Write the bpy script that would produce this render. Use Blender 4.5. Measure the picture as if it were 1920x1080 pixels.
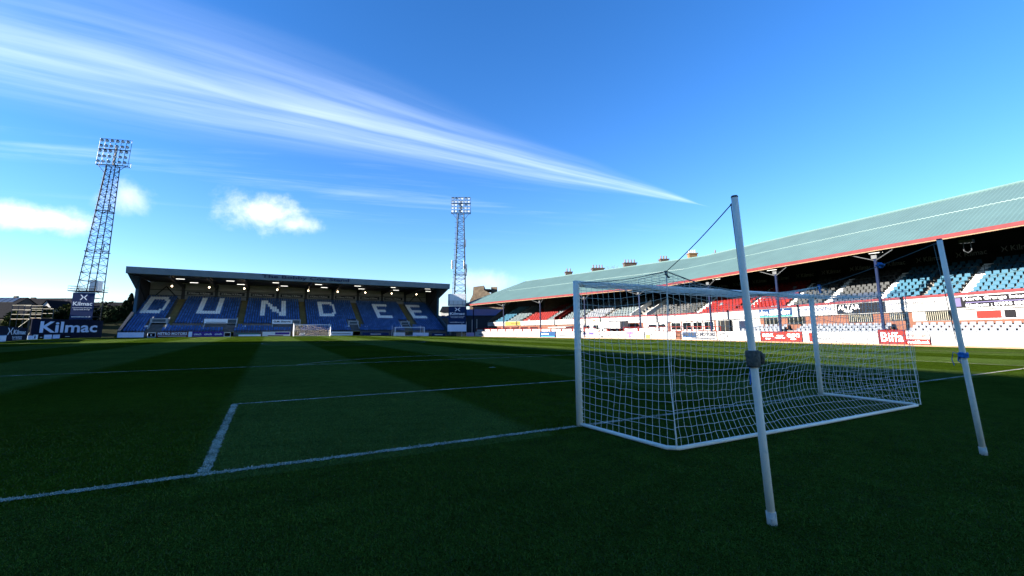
import bpy, math, random
import numpy as np
from mathutils import Vector, Matrix

for o in list(bpy.data.objects): bpy.data.objects.remove(o)
scene = bpy.context.scene
COL = scene.collection
R = math.radians
rng = random.Random(7)

# ------------------------------------------------------------------ camera
CAM = np.array([-8.542, -6.431, 1.664]); YAW, PIT, ROL = 0.48678, 0.14830, -0.00245
FPX, CX, CY = 832.11, 949.165, 490.593
_fw = np.array([math.sin(YAW)*math.cos(PIT), math.cos(YAW)*math.cos(PIT), math.sin(PIT)])
_rt = np.array([math.cos(YAW), -math.sin(YAW), 0.0]); _up = np.cross(_rt, _fw)
_r2 = math.cos(ROL)*_rt + math.sin(ROL)*_up; _u2 = -math.sin(ROL)*_rt + math.cos(ROL)*_up
cd = bpy.data.cameras.new('camera'); cam = bpy.data.objects.new('camera', cd); COL.objects.link(cam)
cam.matrix_world = Matrix([[_r2[i], _u2[i], -_fw[i], CAM[i]] for i in range(3)] + [[0, 0, 0, 1]])
cd.sensor_width = 36; cd.lens = FPX/1920*36
cd.shift_x = (960-CX)/1920; cd.shift_y = (CY-540)/1920
cd.clip_start = 0.1; cd.clip_end = 5000
scene.camera = cam
scene.render.resolution_x = 1024; scene.render.resolution_y = 576

# ------------------------------------------------------------------ sun, sky, exposure
SUN_EL = 13.5
SUN_H = (-0.978, 0.208)                     # horizontal direction towards the sun
world = bpy.data.worlds.new('World'); scene.world = world; world.use_nodes = True
def build_world():
    nt = world.node_tree; N = nt.nodes; L = nt.links; N.clear()
    out = N.new('ShaderNodeOutputWorld'); bg = N.new('ShaderNodeBackground')
    sky = N.new('ShaderNodeTexSky'); sky.sky_type = 'NISHITA'; sky.sun_disc = False
    sky.sun_elevation = R(SUN_EL); sky.sun_rotation = math.atan2(SUN_H[0], SUN_H[1])
    sky.altitude = 50; sky.air_density = 1.0; sky.dust_density = 0.0; sky.ozone_density = 2.6
    bg.inputs['Strength'].default_value = SKY_STRENGTH
    hs = N.new('ShaderNodeHueSaturation'); hs.inputs['Saturation'].default_value = 1.18
    tint = N.new('ShaderNodeVectorMath'); tint.operation = 'MULTIPLY'; tint.inputs[1].default_value = (.95, 1.0, 1.27)
    L.new(sky.outputs[0], tint.inputs[0]); L.new(tint.outputs[0], hs.inputs['Color'])
    tc = N.new('ShaderNodeTexCoord'); sep = N.new('ShaderNodeSeparateXYZ'); L.new(tc.outputs['Generated'], sep.inputs[0])
    def m(op, a, b=None, c=None, clamp=False):
        n = N.new('ShaderNodeMath'); n.operation = op; n.use_clamp = clamp
        for i, v in enumerate((a, b, c)):
            if v is None: continue
            if isinstance(v, (int, float)): n.inputs[i].default_value = v
            else: L.new(v, n.inputs[i])
        return n.outputs[0]
    def sstep(x, a, b):
        n = N.new('ShaderNodeMapRange'); n.interpolation_type = 'SMOOTHSTEP'
        L.new(x, n.inputs[0]); n.inputs[1].default_value = a; n.inputs[2].default_value = b
        return n.outputs[0]
    z = m('MAXIMUM', sep.outputs[2], 0.03)
    qx = m('DIVIDE', sep.outputs[0], z); qy = m('DIVIDE', sep.outputs[1], z)
    def noise(vec, scale, detail=6, rough=0.55, dist=0.0):
        n = N.new('ShaderNodeTexNoise'); n.inputs['Scale'].default_value = scale; n.inputs['Detail'].default_value = detail
        n.inputs['Roughness'].default_value = rough; n.inputs['Distortion'].default_value = dist
        L.new(vec, n.inputs['Vector']); return n.outputs[0]
    def comb(a, b, c=0.0):
        n = N.new('ShaderNodeCombineXYZ')
        for i, v in enumerate((a, b, c)):
            if isinstance(v, (int, float)): n.inputs[i].default_value = v
            else: L.new(v, n.inputs[i])
        return n.outputs[0]
    # one long tapering band of cirrus drawn out along its own axis (positions on a high flat layer)
    yc = m('ADD', m('MULTIPLY', qx, 0.075), 2.17)
    wob = noise(comb(m('MULTIPLY', qx, .5), qy), 1.0, 2)
    off = m('ADD', m('SUBTRACT', qy, yc), m('MULTIPLY', m('SUBTRACT', wob, .5), .22))
    w = m('MINIMUM', m('MAXIMUM', m('MULTIPLY', m('SUBTRACT', 3.1, qx), 0.170), 0.012), 0.62)
    band = sstep(m('DIVIDE', m('ABSOLUTE', off), w), 1.25, 0.0)
    end = sstep(qx, 3.25, 2.7)
    # fibres: strongly stretched along the band, slightly fanned
    fan = m('DIVIDE', off, m('ADD', w, .25))
    st1 = noise(comb(m('MULTIPLY', qx, .33), m('MULTIPLY', fan, 3.4)), 1.4, 4, .5, .1)
    st2 = noise(comb(m('MULTIPLY', qx, 1.2), m('MULTIPLY', fan, 7)), 1.8, 5, .55, .15)
    fib = m('ADD', m('MULTIPLY', st1, .82), m('MULTIPLY', st2, .18))
    cir = m('MULTIPLY', m('MULTIPLY', band, end), sstep(fib, .15, .95))
    # thin stray wisps below the band and elsewhere
    wn = noise(comb(m('MULTIPLY', qx, .30), m('ADD', m('MULTIPLY', qy, 1.5), m('MULTIPLY', qx, .35))), 1.5, 7, .6, .3)
    wisp = m('MULTIPLY', m('MULTIPLY', sstep(wn, .50, .82), sstep(qy, 2.1, 3.2)), sstep(sep.outputs[2], .16, .30))
    cir = m('MAXIMUM', m('MULTIPLY', cir, .66), m('MULTIPLY', wisp, .26))
    # small cumulus puffs low in the sky: centre direction, width, height
    cum = None
    pn = noise(tc.outputs['Generated'], 16, 8, .62, .2)
    pn2 = noise(tc.outputs['Generated'], 7, 4, .5)
    for (dx, dy, dz, sx, sz, amp) in ((-.028, .974, .224, .068, .034, .85), (.03, .976, .208, .05, .02, .7), (-.35, .929, .168, .085, .020, .75), (-.227, .948, .222, .035, .028, .5),
                                      (.423, .90, .105, .085, .026, .32), (.34, .93, .078, .08, .02, .2), (.6, .79, .05, .13, .02, .35),
                                      (-.9, .3, .2, .1, .04, .9), (.2, -.95, .2, .12, .04, .9), (-.4, -.85, .3, .13, .05, .9)):
        hl = math.hypot(dx, dy); ax, ay = dy/hl, -dx/hl
        du = m('ADD', m('MULTIPLY', sep.outputs[0], ax/sx), m('MULTIPLY', sep.outputs[1], ay/sx))
        front = sstep(m('ADD', m('MULTIPLY', sep.outputs[0], dx), m('MULTIPLY', sep.outputs[1], dy)), .0, .1)
        dv = m('MULTIPLY', m('SUBTRACT', sep.outputs[2], dz), 1/sz)
        rr = m('SQRT', m('ADD', m('MULTIPLY', du, du), m('MULTIPLY', dv, dv)))
        rr = m('ADD', rr, m('MULTIPLY', m('SUBTRACT', m('ADD', m('MULTIPLY', pn, .7), m('MULTIPLY', pn2, .3)), .5), 3.4))
        c = m('MULTIPLY', m('MULTIPLY', sstep(rr, 1.3, -.15), front), amp)
        cum = c if cum is None else m('MAXIMUM', cum, c)
    mix1 = N.new('ShaderNodeMixRGB'); L.new(cir, mix1.inputs[0]); L.new(hs.outputs[0], mix1.inputs[1]); mix1.inputs[2].default_value = (*[CLOUD*c for c in (.80, .93, 1.12)], 1)
    mix2 = N.new('ShaderNodeMixRGB'); L.new(cum, mix2.inputs[0]); L.new(mix1.outputs[0], mix2.inputs[1]); mix2.inputs[2].default_value = (*[CLOUD*c for c in (1.0, 1.0, 1.12)], 1)
    L.new(mix2.outputs[0], bg.inputs['Color']); L.new(bg.outputs[0], out.inputs[0])
SKY_STRENGTH = 0.051; CLOUD = 6.6
build_world()
sd = bpy.data.lights.new('sun', 'SUN'); sd.energy = 5.0; sd.angle = R(0.53); sd.color = (1.0, 0.93, 0.82)
sun = bpy.data.objects.new('sun', sd); COL.objects.link(sun)
_sv = Vector((SUN_H[0]*math.cos(R(SUN_EL)), SUN_H[1]*math.cos(R(SUN_EL)), math.sin(R(SUN_EL))))
sun.rotation_euler = _sv.to_track_quat('Z', 'Y').to_euler(); sun.location = (-60, 40, 60)
vs = scene.view_settings; vs.view_transform = 'Standard'; vs.look = 'None'; vs.exposure = 2.42; vs.gamma = 1.0

# ------------------------------------------------------------------ pixel helpers (a pixel gives a direction; the distance comes from what it touches)
def ray(u, v): return _fw + _r2*(u-CX)/FPX - _u2*(v-CY)/FPX
def aty(u, v, y): d = ray(u, v); return CAM + d*(y-CAM[1])/d[1]
def atz(u, v, z=0.0): d = ray(u, v); return CAM + d*(z-CAM[2])/d[2]
def atd(u, v, dep): return CAM + ray(u, v)*dep

# ------------------------------------------------------------------ materials
MATS = {}
def mat(name, col, rough=.7, var=.12, scale=6.0, bump=0.0, bscale=60.0, metal=0.0, spec=.3, dirt=None):
    if name in MATS: return MATS[name]
    M = bpy.data.materials.new(name); M.use_nodes = True; nt = M.node_tree; N = nt.nodes; L = nt.links
    b = N['Principled BSDF']; b.inputs['Roughness'].default_value = rough; b.inputs['Metallic'].default_value = metal
    b.inputs['Specular IOR Level'].default_value = spec
    tc = N.new('ShaderNodeTexCoord'); n = N.new('ShaderNodeTexNoise'); n.inputs['Scale'].default_value = scale; n.inputs['Detail'].default_value = 5
    L.new(tc.outputs['Object'], n.inputs['Vector'])
    mr = N.new('ShaderNodeMapRange'); mr.inputs[1].default_value = .3; mr.inputs[2].default_value = .7; mr.inputs[3].default_value = 1-var; mr.inputs[4].default_value = 1+var
    L.new(n.outputs[0], mr.inputs[0])
    mx = N.new('ShaderNodeVectorMath'); mx.operation = 'SCALE'; mx.inputs[0].default_value = col; L.new(mr.outputs[0], mx.inputs['Scale'])
    last = mx.outputs[0]
    if dirt:
        n2 = N.new('ShaderNodeTexNoise'); n2.inputs['Scale'].default_value = dirt[1]; n2.inputs['Detail'].default_value = 8; n2.inputs['Roughness'].default_value = .7
        L.new(tc.outputs['Object'], n2.inputs['Vector'])
        m2 = N.new('ShaderNodeMapRange'); m2.inputs[1].default_value = .55; m2.inputs[2].default_value = .72; m2.inputs[4].default_value = dirt[2]; L.new(n2.outputs[0], m2.inputs[0])
        mm = N.new('ShaderNodeMixRGB'); L.new(m2.outputs[0], mm.inputs[0]); L.new(last, mm.inputs[1]); mm.inputs[2].default_value = (*dirt[0], 1); last = mm.outputs[0]
    L.new(last, b.inputs['Base Color'])
    if bump:
        n3 = N.new('ShaderNodeTexNoise'); n3.inputs['Scale'].default_value = bscale; n3.inputs['Detail'].default_value = 4; L.new(tc.outputs['Object'], n3.inputs['Vector'])
        bp = N.new('ShaderNodeBump'); bp.inputs['Strength'].default_value = bump; bp.inputs['Distance'].default_value = .02; L.new(n3.outputs[0], bp.inputs['Height']); L.new(bp.outputs[0], b.inputs['Normal'])
    MATS[name] = M; return M
def emit(name, col, s):
    M = bpy.data.materials.new(name); M.use_nodes = True; b = M.node_tree.nodes['Principled BSDF']
    b.inputs['Base Color'].default_value = (*col, 1); b.inputs['Emission Color'].default_value = (*col, 1); b.inputs['Emission Strength'].default_value = s
    MATS[name] = M; return M
def brick_mat(name, c1, c2, mortar, sx):
    M = bpy.data.materials.new(name); M.use_nodes = True; nt = M.node_tree; N = nt.nodes; L = nt.links; b = N['Principled BSDF']
    tc = N.new('ShaderNodeTexCoord'); sp = N.new('ShaderNodeSeparateXYZ'); L.new(tc.outputs['Object'], sp.inputs[0])
    ad = N.new('ShaderNodeMath'); ad.operation = 'ADD'; L.new(sp.outputs[0], ad.inputs[0]); L.new(sp.outputs[1], ad.inputs[1])
    cb = N.new('ShaderNodeCombineXYZ'); L.new(ad.outputs[0], cb.inputs[0]); L.new(sp.outputs[2], cb.inputs[1])
    br = N.new('ShaderNodeTexBrick'); br.inputs['Color1'].default_value = (*c1, 1); br.inputs['Color2'].default_value = (*c2, 1); br.inputs['Mortar'].default_value = (*mortar, 1)
    br.inputs['Scale'].default_value = sx; br.inputs['Mortar Size'].default_value = .012; L.new(cb.outputs[0], br.inputs['Vector'])
    n = N.new('ShaderNodeTexNoise'); n.inputs['Scale'].default_value = 1.2; n.inputs['Detail'].default_value = 6; L.new(tc.outputs['Object'], n.inputs['Vector'])
    mr = N.new('ShaderNodeMapRange'); mr.inputs[1].default_value = .3; mr.inputs[2].default_value = .7; mr.inputs[3].default_value = .75; mr.inputs[4].default_value = 1.2; L.new(n.outputs[0], mr.inputs[0])
    vm = N.new('ShaderNodeVectorMath'); vm.operation = 'SCALE'; L.new(br.outputs[0], vm.inputs[0]); L.new(mr.outputs[0], vm.inputs['Scale'])
    L.new(vm.outputs[0], b.inputs['Base Color']); b.inputs['Roughness'].default_value = .9
    MATS[name] = M; return M

mat('white_paint', (.78, .79, .80), .45, .05, 3, dirt=((.45, .42, .36), 9, .5))
mat('post_paint', (.91, .80, .62), .35, .04, 3, dirt=((.5, .47, .42), 14, .35))
mat('sleeve', (.50, .45, .36), .7, .25, 12, dirt=((.12, .10, .06), 16, .7))
mat('net_twine', (.90, .80, .63), .8, .1, 20)
mat('rope_green', (.07, .12, .12), .9, .2, 40)
mat('rope_blue', (.03, .16, .40), .8, .25, 40)
mat('foam_wrap', (.11, .10, .075), .95, .4, 35, .6, 70)
mat('white_board', (0.2540, 0.2504, 0.2469), .55, .05, 1.2, dirt=((.19, .18, .16), 3, .4))
mat('cream_board', (0.3652, 0.3403, 0.2656), .55, .05, 1.2, dirt=((.6, .55, .45), 3, .3))
mat('peach_board', (.40, .26, .16), .55, .06, 1.2)
mat('pink_board', (.34, .24, .36), .55, .06, 1.2)
mat('red_paint', (0.1245, 0.0083, 0.0075), .6, .15, 2, spec=.1)
mat('red_board', (0.1286, 0.0149, 0.0116), .6, .08, 1.5, spec=.05)
mat('fascia_red', (0.1037, 0.0158, 0.0191), .6, .12, 1.5, spec=.1)
mat('navy_board', (.010, .026, .085), .6, .12, 1.5, spec=.08)
mat('dark_navy', (.008, .012, .027), .7, .2, 1.5, spec=.06)
mat('black_board', (.006, .006, .008), .6, .15, 1.5, spec=.05)
mat('yellow_board', (0.1411, 0.1120, 0.0066), .55, .06, 1.5)
mat('maroon_board', (.10, .008, .02), .5, .1, 1.5)
mat('purple_board', (.035, .013, .19), .5, .1, 1.5)
mat('violet_board', (.13, .04, .30), .5, .1, 1.5)
mat('blue_board', (0.0058, 0.0332, 0.0954), .6, .1, 1.5, spec=.1)
mat('green_board', (.02, .15, .12), .5, .1, 1.5)
mat('dew_blue', (.008, .026, .075), .6, .1, 1.5, spec=.05)
mat('cyan_board', (.03, .22, .42), .5, .1, 1.5)
mat('letter_white', (.80, .81, .83), .6, .04, 4)
mat('letter_grey', (.62, .62, .63), .6, .05, 4)
mat('letter_pale', (.60, .66, .80), .6, .05, 4)
mat('letter_dark', (.012, .014, .024), .6, .1, 4)
mat('letter_navy', (.012, .02, .06), .6, .1, 4)
mat('letter_faint', (0.0706, 0.0706, 0.0789), .6, .05, 4)
mat('letter_red', (0.1411, 0.0166, 0.0133), .6, .1, 4)
mat('letter_violet', (0.0498, 0.0373, 0.1162), .6, .1, 4)
mat('letter_banner', (.16, .17, .18), .6, .1, 4)
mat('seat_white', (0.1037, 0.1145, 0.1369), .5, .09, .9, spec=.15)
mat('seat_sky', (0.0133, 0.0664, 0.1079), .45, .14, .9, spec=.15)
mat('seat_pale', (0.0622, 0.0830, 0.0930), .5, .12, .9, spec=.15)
mat('seat_red', (0.1245, 0.0054, 0.0046), .5, .14, .9, spec=.1)
mat('seat_grey', (0.0291, 0.0315, 0.0332), .5, .25, .9, spec=.15)
mat('seat_slate', (0.0166, 0.0249, 0.0456), .5, .18, .9, spec=.15)
mat('seat_navy', (.022, .075, .22), .45, .22, .8)
mat('seat_blue', (.040, .115, .29), .4, .2, .8)
mat('letter_seat', (.80, .79, .76), .5, .1, .8)
mat('concrete', (0.1245, 0.1203, 0.1120), .9, .18, 1.0, .3, 12, dirt=((.12, .12, .11), 2, .5))
mat('dark_concrete', (.10, .095, .09), .95, .25, 1.0)
mat('step_ochre', (.20, .15, .055), .9, .2, 1.0)
mat('yellow_step', (.36, .26, .02), .8, .15, 2)
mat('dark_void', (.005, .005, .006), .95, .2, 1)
mat('dark_steel', (.030, .034, .042), .55, .2, 3, metal=.2)
mat('blue_steel', (.022, .075, .125), .5, .12, 2)
mat('column_blue', (.005, .010, .032), .6, .15, 2, spec=.08)
mat('galv_steel', (0.0456, 0.0498, 0.0564), .6, .2, 5)
mat('mast_steel', (.028, .031, .037), .6, .2, 3, spec=.15)
mat('roof_grey_blue', (.125, .165, .20), .5, .1, .6)
mat('clad_grey', (.30, .31, .31), .7, .12, .5, dirt=((.16, .16, .16), 1.5, .5))
mat('clad_dark', (.03, .034, .045), .7, .15, .5)
mat('blue_clad', (.015, .055, .14), .5, .12, .5)
mat('slate', (.0075, .008, .0105), .9, .25, 1.4, .5, 10, spec=.03)
mat('teal_roof', (0.0747, 0.1286, 0.1270), .5, .07, .35, dirt=((.062, .105, .105), .5, .5))
mat('tan_kerb', (0.1826, 0.1162, 0.0706), .9, .15, 1.5)
mat('asphalt', (.05, .05, .05), .95, .25, 1.5, .4, 40)
mat('harling', (0.3486, 0.3403, 0.3237), .9, .07, .8, .2, 20)
mat('rubble_stone', (0.1328, 0.0996, 0.0664), .95, .35, 1.6, .8, 5)
mat('sand_stone', (0.1245, 0.0747, 0.0332), .95, .2, 1.6, .6, 6)
mat('dark_stone', (0.0622, 0.0481, 0.0382), .95, .3, 1.6, .6, 6)
mat('bark', (.045, .035, .028), .95, .3, 8)
mat('twig_haze', (.10, .09, .12), .95, .3, 8)
mat('leaf_dark', (.008, .015, .006), .9, .5, 1.2, spec=.03)
mat('leaf_olive', (.024, .030, .007), .9, .45, 1.2, spec=.03)
mat('solar', (.03, .04, .06), .3, .1, 2, spec=.3)
mat('glass_dark', (.004, .005, .006), .12, .2, 1, spec=.25)
mat('lamp_glass', (.42, .50, .60), .15, .1, 4, spec=.6)
mat('lamp_body', (.035, .04, .055), .5, .15, 4, metal=.3)
mat('cabinet_white', (.6, .61, .62), .5, .05, 1)
mat('skin', (.42, .26, .19), .6, .08, 10); mat('hair', (.03, .02, .015), .8, .2, 20)
mat('jacket', (.012, .012, .016), .8, .3, 10); mat('trouser', (.02, .02, .026), .8, .2, 10)
mat('bank_grass', (.018, .020, .008), .95, .4, .7, .6, 6, spec=.03)
emit('bulb', (1.0, .72, .45), 2.5); emit('tube_light', (1.0, .97, .88), .45)
brick_mat('brick', (.112, .035, .016), (.087, .026, .0125), (.116, .08, .058), 4.4)
brick_mat('brick_grey', (.15, .12, .105), (.11, .09, .08), (.17, .15, .14), 4.4)

# ------------------------------------------------------------------ mesh helpers
class MB:
    def __init__(s): s.v = []; s.f = []; s.m = []
    def add(s, vs, fs, mi=0):
        b = len(s.v); s.v.extend([tuple(map(float, p)) for p in vs]); s.f.extend([tuple(b+i for i in f) for f in fs]); s.m.extend([mi]*len(fs)); return s
    def hexa(s, p, mi=0):   # 8 corners: bottom ring then top ring
        return s.add(p, [(0, 3, 2, 1), (4, 5, 6, 7), (0, 1, 5, 4), (1, 2, 6, 5), (2, 3, 7, 6), (3, 0, 4, 7)], mi)
    def box(s, x0, x1, y0, y1, z0, z1, mi=0):
        return s.hexa([(x0, y0, z0), (x1, y0, z0), (x1, y1, z0), (x0, y1, z0), (x0, y0, z1), (x1, y0, z1), (x1, y1, z1), (x0, y1, z1)], mi)
    def slab(s, a, b, c, d, t, mi=0):   # quad a b c d given thickness t (vector)
        t = np.array(t, float); q = [np.array(k, float) for k in (a, b, c, d)]
        return s.hexa([*q, *[k+t for k in q]], mi)
    def tube(s, pts, r, n=6, cap=True, mi=0):
        pts = [Vector(p) for p in pts]; rs = r if isinstance(r, (list, tuple)) else [r]*len(pts)
        rings = []
        for i, p in enumerate(pts):
            t = (pts[min(i+1, len(pts)-1)]-pts[max(i-1, 0)])
            if t.length < 1e-9: t = Vector((0, 0, 1))
            t.normalize(); a = Vector((0, 0, 1)) if abs(t.z) < .9 else Vector((1, 0, 0))
            u = t.cross(a).normalized(); w = t.cross(u)
            rings.append([p+(u*math.cos(2*math.pi*k/n)+w*math.sin(2*math.pi*k/n))*rs[i] for k in range(n)])
        vs = [q for rg in rings for q in rg]; fs = []
        for i in range(len(rings)-1):
            for k in range(n): fs.append((i*n+k, i*n+(k+1) % n, (i+1)*n+(k+1) % n, (i+1)*n+k))
        if cap: fs.append(tuple(range(n-1, -1, -1))); fs.append(tuple((len(rings)-1)*n+k for k in range(n)))
        return s.add(vs, fs, mi)
    def build(s, name, mats, parent=None, smooth=False):
        me = bpy.data.meshes.new(name); me.from_pydata(s.v, [], s.f)
        if not isinstance(mats, (list, tuple)): mats = [mats]
        for k in mats: me.materials.append(MATS[k])
        if len(mats) > 1: me.polygons.foreach_set('material_index', s.m)
        if smooth: me.polygons.foreach_set('use_smooth', [True]*len(me.polygons))
        me.update()
        return link(bpy.data.objects.new(name, me), parent)
def link(o, parent=None):
    COL.objects.link(o)
    if parent is not None:
        o.parent = parent; root = parent; T = Matrix.Identity(4)
        while root is not None: T = T @ Matrix.Identity(4); root = None
        o.matrix_parent_inverse = PW[parent.name].inverted()
        PW[o.name] = Matrix.Identity(4)
    else: PW[o.name] = Matrix.Identity(4)
    return o
PW = {}      # world matrices as set here (no depsgraph needed); mesh parts are modelled in world coordinates
def tag(o, label, cat=None, group=None, kind=None):
    if label: o['label'] = label
    if cat: o['category'] = cat
    if group: o['group'] = group
    if kind: o['kind'] = kind
    return o
def thing(name, loc, label, cat, group=None):
    e = bpy.data.objects.new(name, None); e.empty_display_size = .2; COL.objects.link(e); e.location = loc
    PW[e.name] = Matrix.Translation(Vector([float(c) for c in loc])); return tag(e, label, cat, group)
def text_mesh(body, o, right, up, width, height, mats, name, parent, bold=.0, depth=.012, align='fit'):
    """flat lettering, fitted into width x height, lower-left corner at o"""
    cu = bpy.data.curves.new('txt', 'FONT'); cu.body = body; cu.size = 1; cu.extrude = .001; cu.offset = bold; cu.resolution_u = 2
    ob = bpy.data.objects.new('txt', cu); COL.objects.link(ob)
    me = bpy.data.meshes.new_from_object(ob); bpy.data.objects.remove(ob); bpy.data.curves.remove(cu)
    n = len(me.vertices); co = np.empty(n*3); me.vertices.foreach_get('co', co); co = co.reshape(-1, 3)
    mn = co.min(0); mx = co.max(0); right = np.array(right, float); up = np.array(up, float); nr = np.cross(right/np.linalg.norm(right), up/np.linalg.norm(up))
    sc = (co-mn)/np.maximum(mx-mn, 1e-6)
    w = np.array(o, float) + np.outer(sc[:, 0]*width, right) + np.outer(sc[:, 1]*height, up) + np.outer(.004+sc[:, 2]*depth, nr)
    me.vertices.foreach_set('co', w.ravel()); me.materials.clear(); me.materials.append(MATS[mats]); me.update(); me.name = name
    return link(bpy.data.objects.new(name, me), parent)
def kilmac_logo(o, right, up, w, h, m, parent, name='emblem'):
    right = np.array(right, float); up = np.array(up, float); nr = np.cross(right, up); b = MB(); o = np.array(o, float)
    def P(x, y, z=0): return o+right*x*w+up*y*h+nr*(.006+z)
    for s in (0, 1):
        k = (lambda x: x) if s == 0 else (lambda x: 1-x)
        pts = [(.0, 1.0), (.17, 1.0), (.50, .52), (.17, 0.), (.0, 0.), (.32, .52)] if s == 0 else [(1., 1.), (.83, 1.), (.50, .48), (.83, 0.), (1., 0.), (.68, .48)]
        q = [P(x, y) for x, y in pts]; f = [(0, 1, 2, 5), (5, 2, 3, 4)]
        if s == 0: f = [t[::-1] for t in f]
        b.add(q, f)
    return b.build(name, m, parent)
def hoarding(name, label, cat, group, a, b, h, m, thick=.06, parts=(), texts=(), logos=(), frame=None, zb=.03, lean=0.0):
    """board from a (left as seen) to b (right as seen), heights h at both ends; parts/texts in 0..1 board coordinates"""
    a = np.array(a, float); b = np.array(b, float); ha, hb = (h if isinstance(h, (tuple, list)) else (h, h))
    e = thing(name, a, label, cat, group)
    rt = (b-a); W = np.linalg.norm(rt[:2]); rt = rt/np.linalg.norm(rt); nr = np.cross(rt, (0, 0, 1)); nr /= np.linalg.norm(nr); up = np.array((0, 0, 1.0))
    a0 = a+up*zb; b0 = b+up*zb; back = -nr*thick
    MB().slab(a0, b0, b0+up*hb, a0+up*ha, back).build('panel', m, e)
    def P(u, v): return a0+(b0-a0)*u+up*(ha+(hb-ha)*u)*v
    for (u0, u1, v0, v1, mm, nm) in parts:
        MB().slab(P(u0, v0)+nr*.004, P(u1, v0)+nr*.004, P(u1, v1)+nr*.004, P(u0, v1)+nr*.004, nr*.006).build(nm, mm, e)
    for (s, u0, u1, v0, v1, mm, bold) in texts:
        text_mesh(s, P(u0, v0)+nr*.012, (P(u1, v0)-P(u0, v0))/max(np.linalg.norm(P(u1, v0)-P(u0, v0)), 1e-6), up, np.linalg.norm(P(u1, v0)-P(u0, v0)), np.linalg.norm(P(u0, v1)-P(u0, v0)), mm, 'lettering', e, bold)
    for (u0, u1, v0, v1, mm) in logos:
        kilmac_logo(P(u0, v0)+nr*.010, rt, up, np.linalg.norm(P(u1, v0)-P(u0, v0)), np.linalg.norm(P(u0, v1)-P(u0, v0)), mm, e)
    if frame:
        fb = MB(); t = .05
        for (p, q) in ((P(0, 0), P(1, 0)), (P(1, 0), P(1, 1)), (P(1, 1), P(0, 1)), (P(0, 1), P(0, 0))): fb.tube([p+nr*.01, q+nr*.01], t, 4)
        fb.build('frame', frame, e)
    return e

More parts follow.
